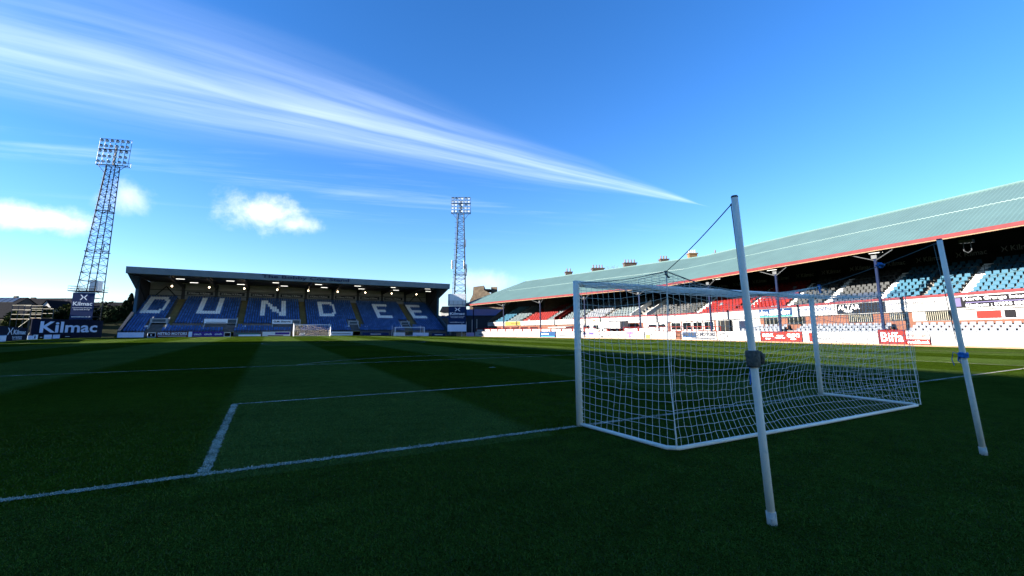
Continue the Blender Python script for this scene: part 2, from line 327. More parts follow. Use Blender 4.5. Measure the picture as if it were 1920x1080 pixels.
# ------------------------------------------------------------------ ground and pitch
def gz(x, y):
    return -0.0048*max(min(y, 115.0), 0.0)*min(max((x-8)/30, 0.0), 1.0)
def grass_material():
    M = bpy.data.materials.new('pitch_grass'); M.use_nodes = True; nt = M.node_tree; N = nt.nodes; L = nt.links; b = N['Principled BSDF']
    tc = N.new('ShaderNodeTexCoord'); sp = N.new('ShaderNodeSeparateXYZ'); L.new(tc.outputs['Object'], sp.inputs[0])
    def m(op, a, c=None):
        n = N.new('ShaderNodeMath'); n.operation = op
        for i, v in enumerate((a, c)):
            if v is None: continue
            if isinstance(v, (int, float)): n.inputs[i].default_value = v
            else: L.new(v, n.inputs[i])
        return n.outputs[0]
    def noise(scale, det, rough=.6, sx=1, sy=1):
        mp = N.new('ShaderNodeMapping'); mp.inputs['Scale'].default_value = (sx, sy, 1); L.new(tc.outputs['Object'], mp.inputs[0])
        n = N.new('ShaderNodeTexNoise'); n.inputs['Scale'].default_value = scale; n.inputs['Detail'].default_value = det; n.inputs['Roughness'].default_value = rough; L.new(mp.outputs[0], n.inputs['Vector']); return n
    wob = noise(.9, 3); fine = noise(9, 3)
    xw = m('ADD', sp.outputs[0], m('ADD', m('MULTIPLY', m('SUBTRACT', wob.outputs[0], .5), .25), m('MULTIPLY', m('SUBTRACT', fine.outputs[0], .5), .14)))
    cr = N.new('ShaderNodeValToRGB'); cr.color_ramp.interpolation = 'LINEAR'
    L.new(m('DIVIDE', m('ADD', xw, 40), 80), cr.inputs[0])
    edges = [-34, -30.5, -25.5, -20.2, -14.7, -9.15, -4.5, .7, 5.6, 10.3, 15, 20.16, 25.2, 30, 34]
    els = cr.color_ramp.elements; els[0].position = 0; els[0].color = (.35,)*3+(1,); els[1].position = 1; els[1].color = (.35,)*3+(1,)
    for i, x in enumerate(edges[1:-1]):
        lo, hi = (0.0, 1.0) if i % 2 == 0 else (1.0, 0.0)
        for dx, c in ((-.12, lo), (.12, hi)):
            e = els.new((x+dx+40)/80); e.color = (c, c, c, 1)
    inside = m('MULTIPLY', m('GREATER_THAN', sp.outputs[1], -.35), m('LESS_THAN', sp.outputs[1], 101.1))
    stripe = m('ADD', m('MULTIPLY', cr.outputs[0], inside), m('MULTIPLY', m('SUBTRACT', 1, inside), .30))
    # mown stripes: blades lie towards or away, two tones
    mx = N.new('ShaderNodeMixRGB'); L.new(stripe, mx.inputs[0]); mx.inputs[1].default_value = (*GRASS_D, 1); mx.inputs[2].default_value = (*GRASS_L, 1)
    big = noise(.22, 5); mid = noise(2.6, 6, .65); blade = noise(75, 4, .7); blade2 = noise(24, 4, .7, 1, .45)
    def rng_(src, lo, hi, a=.3, c=.7):
        n = N.new('ShaderNodeMapRange'); L.new(src, n.inputs[0]); n.inputs[1].default_value = a; n.inputs[2].default_value = c; n.inputs[3].default_value = lo; n.inputs[4].default_value = hi; return n.outputs[0]
    k = m('MULTIPLY', m('MULTIPLY', rng_(big.outputs[0], .80, 1.22), rng_(mid.outputs[0], .78, 1.22)), m('MULTIPLY', rng_(blade.outputs[0], .45, 1.6), rng_(blade2.outputs[0], .6, 1.4)))
    vm = N.new('ShaderNodeVectorMath'); vm.operation = 'SCALE'; L.new(mx.outputs[0], vm.inputs[0]); L.new(k, vm.inputs['Scale'])
    # worn, muddy patches behind the goal line and in the goal mouth
    wn = noise(.8, 7, .7); wear = rng_(wn.outputs[0], 0, .55, .58, .74)
    box = m('MULTIPLY', m('LESS_THAN', m('ABSOLUTE', m('SUBTRACT', sp.outputs[0], .5)), 6), m('LESS_THAN', m('ABSOLUTE', m('ADD', sp.outputs[1], .5)), 6))
    mud = N.new('ShaderNodeMixRGB'); L.new(m('MULTIPLY', wear, box), mud.inputs[0]); L.new(vm.outputs[0], mud.inputs[1]); mud.inputs[2].default_value = (.05, .045, .03, 1)
    L.new(mud.outputs[0], b.inputs['Base Color']); b.inputs['Roughness'].default_value = .85; b.inputs['Specular IOR Level'].default_value = 0
    # upright blades: the shading normal leans in every direction
    nv = noise(55, 2, .6); sub = N.new('ShaderNodeVectorMath'); sub.operation = 'SUBTRACT'; L.new(nv.outputs[1], sub.inputs[0]); sub.inputs[1].default_value = (.5, .5, .5)
    sc = N.new('ShaderNodeVectorMath'); sc.operation = 'MULTIPLY'; L.new(sub.outputs[0], sc.inputs[0]); sc.inputs[1].default_value = (9, 9, 0)
    adv = N.new('ShaderNodeVectorMath'); adv.operation = 'ADD'; L.new(sc.outputs[0], adv.inputs[0]); adv.inputs[1].default_value = (0, 0, .22)
    nn = N.new('ShaderNodeVectorMath'); nn.operation = 'NORMALIZE'; L.new(adv.outputs[0], nn.inputs[0]); df = N.new('ShaderNodeBsdfDiffuse'); tr = N.new('ShaderNodeBsdfTranslucent'); sh = N.new('ShaderNodeAddShader')
    for k_ in (df, tr): L.new(mud.outputs[0], k_.inputs['Color']); L.new(nn.outputs[0], k_.inputs['Normal'])
    L.new(df.outputs[0], sh.inputs[0]); L.new(tr.outputs[0], sh.inputs[1]); L.new(sh.outputs[0], N['Material Output'].inputs['Surface'])   # thin upright blades reflect and let light through
    MATS['pitch_grass'] = M
GRASS_D = (.043, .078, .006); GRASS_L = (.082, .132, .026)
grass_material()
xs = sorted(set([-75, -60, -50, -42, -34, -20, -8, 0, 8] + [8+30*i/12 for i in range(13)] + [44, 52, 62, 80])); ys = [-45, -20, -8, 0] + [5*i for i in range(1, 24)] + [125, 140]
g = MB(); nx, ny = len(xs), len(ys)
g.add([(x, y, gz(x, y)) for y in ys for x in xs], [(j*nx+i, j*nx+i+1, (j+1)*nx+i+1, (j+1)*nx+i) for j in range(ny-1) for i in range(nx-1)])
pitch = g.build('pitch', 'pitch_grass', None); tag(pitch, 'mown striped football pitch, mostly in shadow', None, None, 'structure')
tag(MB().add([(-2500, -2500, -.9), (2500, -2500, -.9), (2500, 2500, -.9), (-2500, 2500, -.9)], [(0, 1, 2, 3)]).build('ground', 'bank_grass'), 'ground beyond the football ground', None, None, 'structure')

# painted lines, 12 cm wide, edges broken up by the grass
def line_material():
    M = bpy.data.materials.new('line_paint'); M.use_nodes = True; nt = M.node_tree; N = nt.nodes; L = nt.links; b = N['Principled BSDF']
    tc = N.new('ShaderNodeTexCoord')
    n = N.new('ShaderNodeTexNoise'); n.inputs['Scale'].default_value = 85; n.inputs['Detail'].default_value = 4; n.inputs['Roughness'].default_value = .75; L.new(tc.outputs['Object'], n.inputs['Vector'])
    n2 = N.new('ShaderNodeTexNoise'); n2.inputs['Scale'].default_value = 3; n2.inputs['Detail'].default_value = 4; L.new(tc.outputs['Object'], n2.inputs['Vector'])
    a = N.new('ShaderNodeMath'); a.operation = 'ADD'; L.new(n.outputs[0], a.inputs[0])
    s = N.new('ShaderNodeMath'); s.operation = 'MULTIPLY'; L.new(n2.outputs[0], s.inputs[0]); s.inputs[1].default_value = .45; L.new(s.outputs[0], a.inputs[1])
    mr = N.new('ShaderNodeMapRange'); mr.inputs[1].default_value = .60; mr.inputs[2].default_value = .95; L.new(a.outputs[0], mr.inputs[0])
    mx = N.new('ShaderNodeMixRGB'); mx.inputs[1].default_value = (.055, .09, .05, 1); mx.inputs[2].default_value = (.84, .76, .58, 1); L.new(mr.outputs[0], mx.inputs[0])
    nv = N.new('ShaderNodeTexNoise'); nv.inputs['Scale'].default_value = 55; nv.inputs['Detail'].default_value = 2; L.new(tc.outputs['Object'], nv.inputs['Vector'])
    v1 = N.new('ShaderNodeVectorMath'); v1.operation = 'SUBTRACT'; L.new(nv.outputs[1], v1.inputs[0]); v1.inputs[1].default_value = (.5, .5, .5)
    v2 = N.new('ShaderNodeVectorMath'); v2.operation = 'MULTIPLY'; L.new(v1.outputs[0], v2.inputs[0]); v2.inputs[1].default_value = (5, 5, 0)
    v3 = N.new('ShaderNodeVectorMath'); v3.operation = 'ADD'; L.new(v2.outputs[0], v3.inputs[0]); v3.inputs[1].default_value = (0, 0, 1.0)
    v4 = N.new('ShaderNodeVectorMath'); v4.operation = 'NORMALIZE'; L.new(v3.outputs[0], v4.inputs[0])
    df = N.new('ShaderNodeBsdfDiffuse'); tr = N.new('ShaderNodeBsdfTranslucent'); sh = N.new('ShaderNodeMixShader'); sh.inputs[0].default_value = .2
    for k_ in (df, tr): L.new(mx.outputs[0], k_.inputs['Color']); L.new(v4.outputs[0], k_.inputs['Normal'])
    L.new(df.outputs[0], sh.inputs[1]); L.new(tr.outputs[0], sh.inputs[2]); L.new(sh.outputs[0], N['Material Output'].inputs['Surface'])   # paint on upright blades
    MATS['line_paint'] = M
line_material()
marks = bpy.data.objects.new('pitch_markings', None); COL.objects.link(marks); PW[marks.name] = Matrix.Identity(4); tag(marks, 'white painted lines of the football pitch', None, None, 'structure')
def stripe_line(name, pts, w=.12, jit=.012):
    P = []
    for i in range(len(pts)-1):
        a = np.array(pts[i], float); b_ = np.array(pts[i+1], float); Ln = np.linalg.norm(b_-a)
        dist = min(np.linalg.norm(a-CAM[:2]), np.linalg.norm(b_-CAM[:2]), np.linalg.norm((a+b_)/2-CAM[:2])); st = .03 if dist < 16 else (.25 if dist < 40 else 2.0)
        n = max(1, int(Ln/st))
        P += [a+(b_-a)*k/n for k in range(n)]
    P.append(np.array(pts[-1], float)); vs = []; fs = []
    for i, p in enumerate(P):
        t = P[min(i+1, len(P)-1)]-P[max(i-1, 0)]; t = t/np.linalg.norm(t); nr = np.array([-t[1], t[0]])
        for s in (-1, 1):
            q = p+nr*s*(w/2+rng.gauss(0, jit)); vs.append((q[0], q[1], gz(q[0], q[1])+.005))
        if i: fs.append((2*i-2, 2*i, 2*i+1, 2*i-1))
    return MB().add(vs, fs).build(name, 'line_paint', marks)
stripe_line('goal_line', [(-34, 0), (-3.80, 0)]); stripe_line('goal_line', [(-3.64, 0), (3.64, 0)]); stripe_line('goal_line', [(3.80, 0), (34, 0)])
stripe_line('goal_area_line', [(-9.10, .07), (-9.10, 5.5)]); stripe_line('goal_area_line', [(-9.04, 5.44), (9.16, 5.44)]); stripe_line('goal_area_line', [(9.10, .07), (9.10, 5.38)])
stripe_line('penalty_area_line', [(-20.1, .07), (-20.1, 16.5)]); stripe_line('penalty_area_line', [(-20.04, 16.44), (20.16, 16.44)]); stripe_line('penalty_area_line', [(20.1, .07), (20.1, 16.38)])
stripe_line('penalty_arc', [(9.15*math.sin(a), 11+9.15*math.cos(a)) for a in np.linspace(-.925, .925, 40)])
stripe_line('halfway_line', [(-34, 50.5), (34, 50.5)]); stripe_line('touch_line', [(-34, 0.07), (-34, 101)]); stripe_line('touch_line', [(34, .07), (34, 101)])
stripe_line('centre_circle', [(9.15*math.sin(a), 50.5+9.15*math.cos(a)) for a in np.linspace(0, 2*math.pi, 60)]); stripe_line('far_goal_line', [(-34, 101), (34, 101)])
stripe_line('penalty_area_line', [(-20.1, 101), (-20.1, 84.5), (20.1, 84.5), (20.1, 101)]); stripe_line('penalty_spot', [(-.12, 11), (.12, 11)], .22)

# short grass blades standing near the camera
def blades():
    r = np.random.default_rng(3); n = 260000
    dist = 2.0+14*r.random(n)**1.5; ang = YAW+R(-52)+R(104)*r.random(n)
    x = CAM[0]+dist*np.sin(ang); y = CAM[1]+dist*np.cos(ang)
    h = (.012+.018*r.random(n))*np.clip((16-dist)/7, .15, 1); w = .0016+.0016*r.random(n)+.0003*dist; a = r.random(n)*6.283; la = r.random(n)*6.283; ln = h*(.2+.8*r.random(n))
    onl = (np.abs(y) < .06) & (np.abs(np.abs(x)-3.72) > .1) | ((np.abs(x+9.1) < .06) & (y > 0) & (y < 5.5)) | ((np.abs(y-5.44) < .06) & (x > -9.1))
    V = np.empty((n, 3, 3)); V[:, 0] = np.c_[x-w*np.cos(a), y-w*np.sin(a), 0*x]; V[:, 1] = np.c_[x+w*np.cos(a), y+w*np.sin(a), 0*x]; V[:, 2] = np.c_[x+ln*np.cos(la), y+ln*np.sin(la), h]
    me = bpy.data.meshes.new('grass_blades'); me.vertices.add(3*n); me.vertices.foreach_set('co', V.ravel())
    me.loops.add(3*n); me.loops.foreach_set('vertex_index', np.arange(3*n, dtype=np.int32)); me.polygons.add(n); me.polygons.foreach_set('loop_start', np.arange(0, 3*n, 3, dtype=np.int32))
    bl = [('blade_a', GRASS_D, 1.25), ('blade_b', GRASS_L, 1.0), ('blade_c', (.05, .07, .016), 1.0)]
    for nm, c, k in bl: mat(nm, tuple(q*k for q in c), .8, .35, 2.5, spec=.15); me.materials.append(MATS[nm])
    mat('blade_paint', (.55, .53, .43), .9, .3, 30); me.materials.append(MATS['blade_paint'])
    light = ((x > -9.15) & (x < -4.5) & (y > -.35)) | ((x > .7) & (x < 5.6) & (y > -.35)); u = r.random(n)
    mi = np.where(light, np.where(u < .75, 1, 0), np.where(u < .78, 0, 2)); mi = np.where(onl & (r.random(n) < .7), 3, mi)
    me.polygons.foreach_set('material_index', mi.astype(np.int32)); me.update(); me.validate()
    o = link(bpy.data.objects.new('grass_blades', me)); tag(o, 'short grass blades of the shaded turf in the foreground', 'grass', None, 'stuff')
blades()

# ------------------------------------------------------------------ the stand on the left (outside the frame): it throws the long shadow over the pitch
def south_stand():
    TE = math.tan(R(SUN_EL))
    e = thing('covered_terrace', (-46, 16, 0), 'covered terrace along the left touchline casting the long shadow', 'stand')
    pf = np.array([-41.2, 67.6]); pn = np.array([-39.0, -40.0])
    def edge(y): t = (y-pf[1])/(pn[1]-pf[1]); return pf+(pn-pf)*t
    zf, zn = 12.35, 13.9
    A = (*pf, zf); B = (*pn, zn); C = (pn[0]-13, pn[1], zn-3.2); D = (pf[0]-13, pf[1], zf-3.2)
    MB().slab(A, D, C, B, (0, 0, .18)).build('roof', 'roof_grey_blue', e)
    MB().slab((pf[0]-13.2, pf[1], 0), (pn[0]-13.2, pn[1], 0), (pn[0]-13.2, pn[1], zn-3.2), (pf[0]-13.2, pf[1], zf-3.2), (.2, 0, 0)).build('back_wall', 'clad_grey', e)
    MB().hexa([(pf[0]-13, pf[1]-.2, 0), (pf[0], pf[1]-.2, 0), (pf[0], pf[1]-.02, 0), (pf[0]-13, pf[1]-.02, 0), (pf[0]-13, pf[1]-.2, zf-3.25), (pf[0], pf[1]-.2, zf-.03), (pf[0], pf[1]-.02, zf-.03), (pf[0]-13, pf[1]-.02, zf-3.25)]).build('end_wall', 'clad_grey', e)
    tb = MB()
    for k in range(12): tb.hexa([(pf[0]-1-k, pf[1]-.4, 0), (pn[0]-1-k, pn[1], 0), (pn[0]-2-k, pn[1], 0), (pf[0]-2-k, pf[1]-.4, 0)] + [(pf[0]-1-k, pf[1]-.4, .4*(k+1)), (pn[0]-1-k, pn[1], .4*(k+1)), (pn[0]-2-k, pn[1], .4*(k+1)), (pf[0]-2-k, pf[1]-.4, .4*(k+1))])
    tb.build('terracing', 'concrete', e)
    for y in range(-36, 66, 12):
        q = edge(y); MB().box(q[0]-.6, q[0]-.35, y-.12, y+.12, 0, zf+(zn-zf)*(67.6-y)/107.6-.1).build('column', 'dark_steel', e)
south_stand()

# ------------------------------------------------------------------ end stand behind the far goal
def seat_mesh(name, m, wide=.44):
    b = MB(); w = wide/2
    b.hexa([(-w, .0, .40), (w, .0, .40), (w, .06, .38), (-w, .06, .38), (-w*.86, .10, .80), (w*.86, .10, .80), (w*.86, .135, .80), (-w*.86, .135, .80)])
    b.hexa([(-w, -.36, .40), (w, -.36, .40), (w, .02, .36), (-w, .02, .36), (-w, -.38, .45), (w, -.38, .45), (w, .02, .42), (-w, .02, .42)])
    b.box(-.04, .04, -.2, .06, 0, .38)
    me = bpy.data.meshes.new(name); me.from_pydata(b.v, [], b.f); me.materials.append(MATS[m]); me.update(); return b, me
SEATB, _ = seat_mesh('seat_template', 'seat_navy')
SEAT_V = np.array(SEATB.v); SEAT_F = SEATB.f
def seat_cloud(name, places, mats, parent, kind='stuff', label=None, wide=1.0):
    """many seats as one mesh; places: (x, y, z, rotz, material index)"""
    n = len(places)
    if not n: return None
    nv = len(SEAT_V); V = np.empty((n, nv, 3)); mi = []
    for i, (x, y, z, a, k) in enumerate(places):
        c, s = math.cos(a), math.sin(a); sv = SEAT_V*np.array([wide, 1, 1])
        V[i, :, 0] = x+sv[:, 0]*c-sv[:, 1]*s; V[i, :, 1] = y+sv[:, 0]*s+sv[:, 1]*c; V[i, :, 2] = z+sv[:, 2]; mi += [k]*len(SEAT_F)
    fs = [tuple(i*nv+q for q in f) for i in range(n) for f in SEAT_F]
    me = bpy.data.meshes.new(name); me.from_pydata(V.reshape(-1, 3).tolist(), [], fs)
    for m_ in mats: me.materials.append(MATS[m_])
    me.polygons.foreach_set('material_index', mi); me.update()
    o = link(bpy.data.objects.new(name, me), parent)
    if kind: o['kind'] = kind
    if label: o['label'] = label
    return o
GLY = {'D': ['1111111100', '1111111110', '11.....111', '11......11', '11......11', '11......11', '11......11', '11......11', '11......11', '11.....111', '1111111110', '1111111100'],
       'U': ['11......11']*10 + ['1111111111']*2,
       'N': ['111.....11', '111.....11', '1111....11', '11.11...11', '11.11...11', '11..11..11', '11..11..11', '11...11.11', '11...11.11', '11....1111', '11.....111', '11.....111'],
       'E': ['1111111111', '1111111111', '11........', '11........', '11........', '11111111..', '11111111..', '11........', '11........', '11........', '1111111111', '1111111111']}
def far_stand():
    e = thing('seated_stand', (0, 105, 0), 'blue seated end stand with white seat letters spelling a word', 'stand')
    X0, X1, YF, YB = -34.0, 33.2, 105.0, 124.0
    def zt(x): return 13.85-(x-X0)/(X1-X0)*.55      # fascia top drops slightly to the right
    plane = lambda y: .9+(y-105.5)*.44
    # roof slab, fascia and its lettering
    MB().hexa([(X0, YF+.3, zt(X0)-1.0), (X1, YF+.3, zt(X1)-1.0), (X1, YB+1, 12.2), (X0, YB+1, 12.6), (X0, YF+.3, zt(X0)-.05), (X1, YF+.3, zt(X1)-.05), (X1, YB+1, 12.6), (X0, YB+1, 13.0)]).build('roof', 'dark_steel', e)
    fa = MB().hexa([(X0-.15, YF-.05, zt(X0)-1.30), (X1+.15, YF-.05, zt(X1)-1.30), (X1+.15, YF+.28, zt(X1)-1.36), (X0-.15, YF+.28, zt(X0)-1.36), (X0-.15, YF-.25, zt(X0)), (X1+.15, YF-.25, zt(X1)), (X1+.15, YF+.28, zt(X1)), (X0-.15, YF+.28, zt(X0))]).build('fascia', 'roof_grey_blue', e)
    lo = np.array([-10.7, YF-.30, zt(-10.7)-1.10]); hi = np.array([7.7, YF-.30, zt(7.7)-1.10])
    text_mesh('The Bobby Cox Stand', lo, (hi-lo)/np.linalg.norm(hi-lo), (0, 0, 1), 18.4, .95, 'letter_navy', 'lettering', fa, .02)
    # gable soffit brackets each end
    for xx, s in ((X0, 1), (X1, -1)):
        MB().add([(xx+s*o_, y_, z_) for o_ in (0, .3) for (y_, z_) in ((YF+.29, zt(xx)-1.30), (YF+.29, zt(xx)-.9), (YF+9, 12.75), (YF+9, 9.6))], [(0, 1, 2, 3), (7, 6, 5, 4), (0, 4, 5, 1), (1, 5, 6, 2), (2, 6, 7, 3), (3, 7, 4, 0)]).build('gable_bracket', 'blue_steel', e)
        MB().box(xx-.25+.25*s, xx+.25+.25*s, 112.8, 113.5, 3.2, 12.4).build('end_column', 'blue_steel', e)
        # sloping parapet and gable screen
        MB().hexa([(xx-.2, 104.6, 0), (xx+.2, 104.6, 0), (xx+.2, YB, 0), (xx-.2, YB, 0), (xx-.2, 104.6, 1.1), (xx+.2, 104.6, 1.1), (xx+.2, YB, 9.6), (xx-.2, YB, 9.6)]).build('side_parapet', 'blue_steel', e)
        MB().hexa([(xx-.25, 104.6, 1.1), (xx+.25, 104.6, 1.1), (xx+.25, 113, 5.0), (xx-.25, 113, 5.0), (xx-.25, 104.6, 1.3), (xx+.25, 104.6, 1.3), (xx+.25, 113, 5.2), (xx-.25, 113, 5.2)]).build('parapet_coping', 'galv_steel', e)
        gs = MB()
        for j in range(3): y0 = 114.5+j*3.1; gs.box(xx-.05, xx+.05, y0, y0+2.6, plane(y0)+1.6, 12.2)
        gs.build('gable_screen', 'clad_grey', e)
        MB().hexa([(xx-.04+.12*s, 113.5, 4.5), (xx+.04+.12*s, 113.5, 4.5), (xx+.04+.12*s, YB, 9.0), (xx-.04+.12*s, YB, 9.0), (xx-.04+.12*s, 113.5, 12.75), (xx+.04+.12*s, 113.5, 12.75), (xx+.04+.12*s, YB, 12.5), (xx-.04+.12*s, YB, 12.5)]).build('gable_lining', 'clad_dark', e)
        MB().tube([(xx+s*.3, 113.2, 11.8), (xx+s*.3, 122, 7.6)], .14, 5).build('brace', 'dark_steel', e)
    # back wall in bays with dark posts and banners
    nb = 10; bw = (X1-X0)/nb
    MB().box(X0+.01, X1-.01, YB+.1, YB+.4, 8.0, 12.72).build('back_wall', 'clad_grey', e)
    for i in range(nb+1):
        x = X0+bw*i; MB().box(x-.3 if i else x, x+.3 if i < nb else x, YB-.35, YB+.08, 7.6, 12.3).build('wall_post', 'dark_steel', e)
        if 0 < i < nb: MB().hexa([(x-.12, YF+.6, 12.0), (x+.12, YF+.6, 12.0), (x+.12, YB-.36, 11.3), (x-.12, YB-.36, 11.3), (x-.12, YF+.6, 12.5), (x+.12, YF+.6, 12.5), (x+.12, YB-.36, 12.1), (x-.12, YB-.36, 12.1)]).build('roof_beam', 'dark_steel', e)
    for i in range(nb):
        x = X0+bw*i
        for z in (9.45, 10.75): MB().box(x+.32, x+bw-.32, YB+.0, YB+.09, z, z+.12).build('wall_rail', 'dark_steel', e)
        if i in (0, nb-1):
            cx = x+bw/2
            for s in (-1, 1): MB().tube([(cx, YB-.15, 11.6), (cx+s*2.6, YB-.15, 8.6)], .12, 5).build('brace', 'dark_steel', e)
        else:
            bn = MB().box(x+.7, x+bw-.7, YB-.02, YB+.06, 9.75, 10.6).build('banner', 'clad_dark', e)
            for q in (.12, .55): text_mesh('Kilmac', (x+.7+(bw-1.4)*(q+.05), YB-.03, 9.92), (1, 0, 0), (0, 0, 1), (bw-1.4)*.30, .5, 'letter_grey', 'lettering', bn, .01); kilmac_logo((x+.7+(bw-1.4)*(q-.06), YB-.03, 9.92), (1, 0, 0), (0, 0, 1), .45, .5, 'letter_grey', bn)
    # purlins catching light under the roof front
    for j, yy in enumerate((106.0, 107.2, 108.6)):
        for i in range(nb):
            x = X0+bw*i; MB().box(x+.35, x+bw-.35, yy, yy+.10, zt(x)-1.30-.07*j, zt(x)-1.22-.07*j).build('purlin', 'galv_steel', e)
    # seating rake: wall, aisles, steps
    aisles = [-27.2, -14.3, -1.4, 11.5, 24.9]; AW = 1.25
    rows = [(105.6+.76*r, plane(105.6+.76*r)) for r in range(24)]
    st = MB()
    for (y, z) in rows: st.box(X0+.25, X1-.25, y-.30, y+.46, -.5, z-.06)
    st.build('terrace_steps', 'dark_concrete', e)
    for ax in aisles:
        b = MB()
        for r, (y, z) in enumerate(rows):
            if y > 108.2: b.box(ax-AW/2, ax+AW/2, y-.31, y+.45, z-.3, z-.02); b.box(ax-AW/2, ax+AW/2, y-.69, y-.31, z-.3, z-.23)
        b.build('aisle_steps', 'step_ochre', e)
    voms = [(-30.2, -27.4, 0), (-20.9, -15.0, 1), (-7.9, -2.2, 1), (8.7, 11.0, 0), (21.6, 23.9, 0)]
    VY0, VY1 = 106.9, 111.6
    mids = [(-26.4, -20.9), (-13.6, -7.9)]           # grey brick walls beside the wide entrances
    for (a, b_) in mids: MB().box(a, b_, 108.7, 109.0, .8, 2.75).build('brick_wall', 'brick_grey', e)
    for k, (a, b_, wide) in enumerate(voms):
        zt_ = 3.85-.02*(a+30)*.4
        d = MB().box(a+.05, b_-.05, 109.6, VY1, .4, zt_-.1).build('entrance_block', 'brick_grey' if wide else 'dark_void', e)
        sp = MB()
        for xx in (a, b_):
            sp.hexa([(xx-.12, 107.4, .4), (xx+.12, 107.4, .4), (xx+.12, VY1, .4), (xx-.12, VY1, .4), (xx-.12, 107.4, 1.75), (xx+.12, 107.4, 1.75), (xx+.12, VY1, zt_+.35), (xx-.12, VY1, zt_+.35)])
        sp.build('entrance_cheek', 'clad_grey', e)
        hd = MB().box(a-.1, b_+.1, 109.3, 109.58, zt_-.95, zt_).build('entrance_header', 'white_paint' if wide else 'clad_grey', e)
        if wide:
            L_ = b_-a
            for (f0, f1, h) in ((.30, .42, 1.9), (.52, .64, 1.9), (.70, .97, 2.2)): MB().box(a+L_*f0, a+L_*f1, 109.50, 109.585, .9, .9+h*.86).build('door', 'dark_navy' if f0 < .6 else 'dark_void', e)
            MB().box(a+L_*.335, a+L_*.385, 109.46, 109.49, 1.75, 2.15).build('notice', 'letter_white', e)
            MB().box(a+L_*.72, b_, 109.26, 109.29, zt_-.9, zt_-.08).build('exit_sign', 'seat_pale', e)
            if k == 2: text_mesh('G.M. Sherrie', (a+.2, 109.27, zt_-.62), (1, 0, 0), (0, 0, 1), L_*.62, .42, 'letter_dark', 'lettering', hd, .03)
            else: MB().box(a+.3, a+L_*.66, 109.27, 109.295, zt_-.78, zt_-.68).build('sign_stripe', 'letter_dark', e)
        else:
            MB().box(a+.3, b_-.3, 109.25, 109.29, zt_-.75, zt_-.25).build('exit_sign', 'seat_pale', e)
        MB().box(a+(b_-a)*(.68 if wide else .15), b_-.15, 105.3, 108.6, .05, .95).build('yellow_steps', 'yellow_step', e)
    for x in (-31.2, -13.7, -.6, 8.0, 12.3, 20.9, 26.0): MB().box(x, x+.85, 108.2, 108.28, 2.0, 2.35).build('notice', 'letter_white', e)
    # letters made of white seats
    def blocked(x, y):
        if any(abs(x-a) < AW/2+.2 for a in aisles) and y > 108.2: return True
        for (a, b_, wide) in voms:
            if a-.35 < x < b_+.35 and 106.8 < y < (111.6 if not wide else 110.9):
                return True
            if a+(b_-a)*(.66 if wide else .1) < x < b_ and y <= 106.8: return True
        if any(a-.1 < x < b_+.1 and 107.7 < y < 109.3 for a, b_ in mids): return True
        return False
    spans = [('D', -33.0, -29.1), ('U', -23.1, -18.6), ('N', -10.7, -5.1), ('D', 2.5, 6.5), ('E', 16.3, 20.4), ('E', 26.0, 30.0)]
    LR = {}
    navy = []; lets = [[] for _ in spans]
    for r, (y, z) in enumerate(rows):
        n = int((X1-X0-1.0)/.5)
        for i in range(n):
            x = X0+.6+i*.5
            if blocked(x, y): continue
            hit = None
            for k, (ch, a, b_) in enumerate(spans):
                r0 = 11 if a < -20 else (10 if a < 10 else 9)
                if a <= x < b_ and r0 <= r < r0+12:
                    row = GLY[ch][11-(r-r0)]; c = row[min(9, int((x-a)/(b_-a)*10))]
                    if c == '1': hit = k
            (navy if hit is None else lets[hit]).append((x+rng.uniform(-.02, .02), y, z-.06, 0, 1 if hit is None and rng.random() < .38 else 0))
    bl = [X0]+aisles+[X1]
    for i in range(len(bl)-1):
        seat_cloud('seat_block', [q for q in navy if bl[i] <= q[0] < bl[i+1]], ['seat_navy', 'seat_blue'], e, wide=.86)
    for k, (ch, a, b_) in enumerate(spans): seat_cloud('seat_letter', lets[k], ['letter_seat'], e, label='white seats forming the letter '+ch, wide=1.12)
    # lamps under the roof
    for i in range(9):
        x = -28.5+i*7.05; MB().tube([(x, 117.0, 11.35), (x, 117.0, 11.12), (x, 117.0, 11.0)], [.10, .19, .06], 8).build('bulkhead_lamp', 'bulb', e)
    for i in range(7):
        for (yy, zz, sh) in ((108.0, 12.0, 0), (113.0, 11.75, 1.8)): x = -26.5+i*9.0+sh; MB().box(x, x+1.5, yy, yy+.12, zz, zz+.09).build('strip_light', 'tube_light', e)
far_stand()

